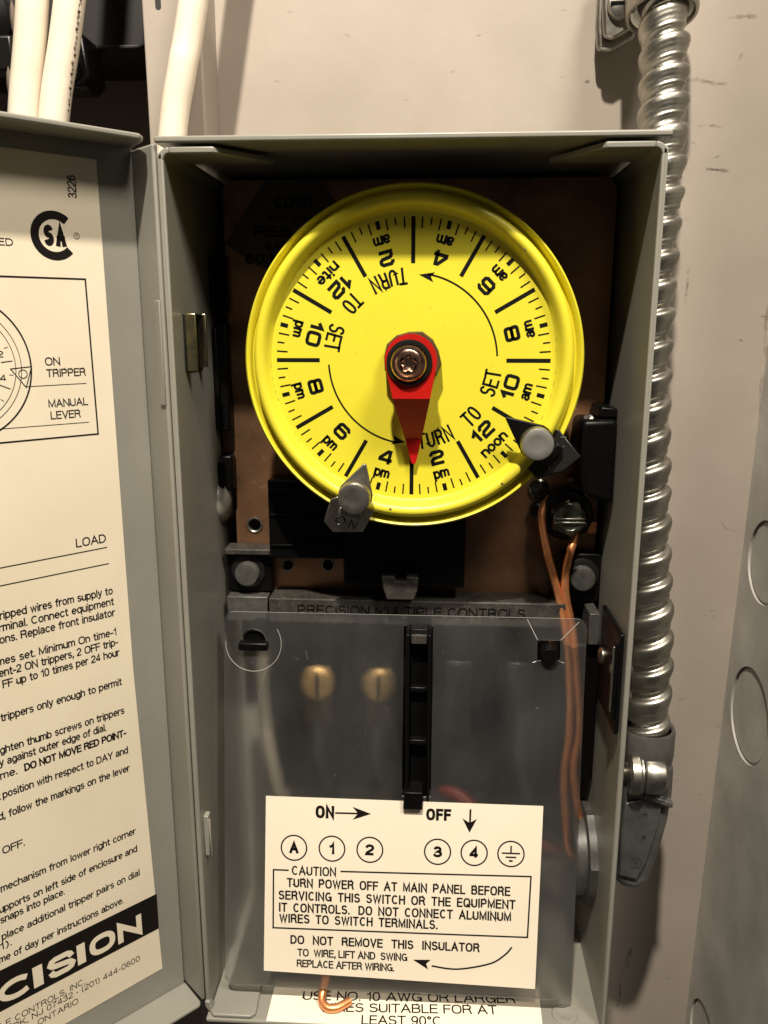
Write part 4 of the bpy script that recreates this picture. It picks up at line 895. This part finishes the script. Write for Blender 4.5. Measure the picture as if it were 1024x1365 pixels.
wire([(-38.8, 40.5, -136), (-38, 39, -150), (-32, 40, -166), (-12, 42, -178), (20, 40, -182), (60, 37, -183)], 2.4, 'wireblack', 'black wire from the left brass terminal behind the insulator')
wire([(-17.8, 40.5, -136), (-17, 38, -152), (-6, 40, -166), (20, 40, -177), (60, 35, -183)], 2.4, 'wireblack', 'black wire from the second brass terminal behind the insulator')

# ------------------------------------------------------------------ flexible metal conduit and its connectors
cond = thing('flexible_conduit', 'silver spiral armoured conduit running down the right side of the box', 'conduit', (66, 40, -130))
AX = [(64.8, 54, 98), (65.4, 50, 84), (65.8, 46, 67), (64.9, 40, 40), (63.8, 36, 0), (65.0, 35.5, -30), (67.4, 35, -62), (70.2, 34.5, -92), (71.6, 34.2, -114), (72.0, 34, -134)]
P_, _ = smooth_path([Vector(p) for p in AX], 24)
S_ = [0]
for i in range(1, len(P_)): S_.append(S_[-1]+(P_[i]-P_[i-1]).length)
tot = S_[-1]
def at_s(s):
    i = 1
    while i < len(S_)-1 and S_[i] < s: i += 1
    f = (s-S_[i-1])/(S_[i]-S_[i-1]); return P_[i-1].lerp(P_[i], f), (P_[min(i+1, len(P_)-1)]-P_[max(i-2, 0)]).normalized()
PROF = [(0.0, 5.25), (0.04, 5.3), (0.08, 6.5), (0.13, 7.15), (0.21, 7.35), (0.33, 7.3), (0.46, 6.95), (0.58, 6.5), (0.66, 6.35), (0.69, 6.15), (0.72, 6.3), (0.79, 6.25), (0.83, 5.9), (0.88, 5.35), (1.0, 5.25)]
def rad(p):
    p %= 1.0
    for (a, r0), (b_, r1) in zip(PROF, PROF[1:]):
        if p <= b_:
            f = (p-a)/(b_-a); f = f*f*(3-2*f); return r0+(r1-r0)*f
    return 5.5
ns = 760; nth = 44; rings = []
for i in range(ns+1):
    s = tot*i/ns; p, d = at_s(s); u = Vector((1, 0, 0)); u = (u-d*u.dot(d)).normalized(); w = d.cross(u)
    z = s; ph = z/8.75-0.0006*z*max(0, z-110)*0.06
    ring = []
    for k in range(nth):
        th = 2*PI*k/nth; r = rad(ph-th/(2*PI)+0.1+.035*math.sin(z*.21)+.02*math.sin(z*.57+2))*(1+0.012*math.sin(3*th+z*.13)+.012*math.sin(z*.4))
        ring.append(p+(u*math.cos(th)+w*math.sin(th))*r)
    rings.append(ring)
b = MB(); b.rings(rings, cap=False); b.build('spiral_armour', 'conduit', cond, smooth=55)
b = MB(); b.tube([tuple(p) for p in P_[::8]], 5.2, n=16, sub=1); b.build('liner', 'wireblack', cond)

# lower 90 degree squeeze connector
lc = thing('angle_connector', 'dark die-cast ninety degree connector at the lower right of the box', 'connector', (68, 34, -190))
b = MB()
b.lathe((72, 34, -131.0), (0.02, 0, -1), [(7.6, 0.6), (8.0, 0), (8.7, -0.2), (9.0, 0.8), (8.9, 9), (8.2, 14), (7.6, 20), (7.0, 26)], n=44, cap=False)
b.build('collar', 'diecast', lc)
b = MB()
sil = [(63.5, -141.5), (80.2, -141.5), (80.4, -152.8), (79.6, -163.0), (77.4, -176.0), (74.8, -186.2), (71.0, -189.2), (66.0, -188.0), (63.2, -185.5), (62.6, -160), (62.0, -149)]
b.prism(sil[::-1], 27.5, 45); b.build('body', 'diecast', lc, bevel=3.2, seg=5)
b = MB(); b.prism([(64.8, -155.2), (77.0, -152.0), (75.8, -164), (73.4, -176.5), (70.6, -184), (64.2, -182.6), (63.8, -168)][::-1], 26.3, 27.6); b.build('cover_plate', 'diecast', lc, bevel=0.7)
b = MB(); b.prism([(70.6, -150.6), (79.9, -153.6), (79.8, -155.6), (77.6, -155.2), (70.0, -152.4)][::-1], 24.9, 29); b.build('ridge', 'diecast', lc, bevel=0.6)
b = MB(); b.lathe((65.0, 27.5, -144.8), (1, -.06, 0), [(6.2, 0), (6.9, .8), (6.9, 3.2), (6.3, 3.8), (6.3, 4.4), (5.8, 4.6)], n=32); b.lathe((70.0, 27.2, -144.8), (1, -.06, 0), [(5.8, 0), (6.2, .5), (6.2, 3.6), (5.6, 6.2), (3.2, 7.6), (.01, 7.9)], n=32); b.build('clamp_boss', 'steel', lc)
b = MB()
pr = []
for k in range(30): pr.append((2.5+(0.35 if k % 2 else -.1), k*0.35))
b.lathe((57.2, 27.8, -144.6), (1, 0, 0), pr, n=24); b.build('clamp_screw', 'steel', lc)
b = MB(); b.lathe((56.9, 36, -174.5), (1, 0, 0), [(14.0, 0), (14.0, 2.2), (13.0, 4.2), (10.5, 6.4), (7, 7.6)], n=44, cap=False); b.build('throat', 'diecast', lc)
E1 = Plane2D((0, 26.3, 0), (1, 0, 0), (0, 0, 1), 0.12)
E1.ring(69.6, -177.2, 1.9, .3, n=24); E1.text("S", 68.9, -178.2, 70.3, h=2.0, bold=.01); E1.text("8", 70.6, -160.2, 72.6, h=2.0, rot=.25); E1.text("8", 70.9, -168.4, 72.7, h=1.7, rot=.25)
E1.build('stamped_marks', 'steelhead', lc)

# upper connector: clamp with an ear and a screw
uc = thing('clamp_connector', 'bright clamp connector holding the spiral conduit at the top of the photo', 'connector', (62, 52, 86))
b = MB(); b.lathe((65.0, 51, 87.5), (-0.02, .3, 1), [(8.9, 1.2), (9.4, 0), (10.2, .1), (10.4, 1.2), (10.4, 18), (9.6, 19)], n=44, cap=False); b.build('clamp_ring', 'conduit', uc)
b = MB(); b.prism([(49.4, 96), (50.4, 85.6), (53.6, 84.6), (59, 87.8), (59, 104), (49.4, 104)][::-1], 62, 64.5); b.build('ear', 'steel', uc, bevel=0.9)
b = MB(); b.prism([(48.8, 90), (49.6, 83.4), (54, 82.6), (61, 86.5), (61, 106), (48.8, 106)][::-1], 67, 70); b.build('ear', 'steel', uc, bevel=0.9)
b = MB(); b.lathe((55.2, 62, 94.0), (0, -1, 0), [(4.4, 0), (4.4, 1.0), (4.0, 1.8), (2.6, 2.2), (.01, 2.3)], n=32, cap=False); b.lathe((55.2, 70, 94), (0, -1, 0), [(2.2, 0), (2.2, 8)], n=18); sc_ = b.build('clamp_screw', 'steel', uc)
b = MB(); b.box(51.6, 58.8, 59.5, 60.1, 93.6, 94.4); b.build('screw_slot', 'black', sc_)
b = MB(); b.box(56, 74, 60, 75, 106, 140); b.build('mount', 'steel', uc, bevel=1)
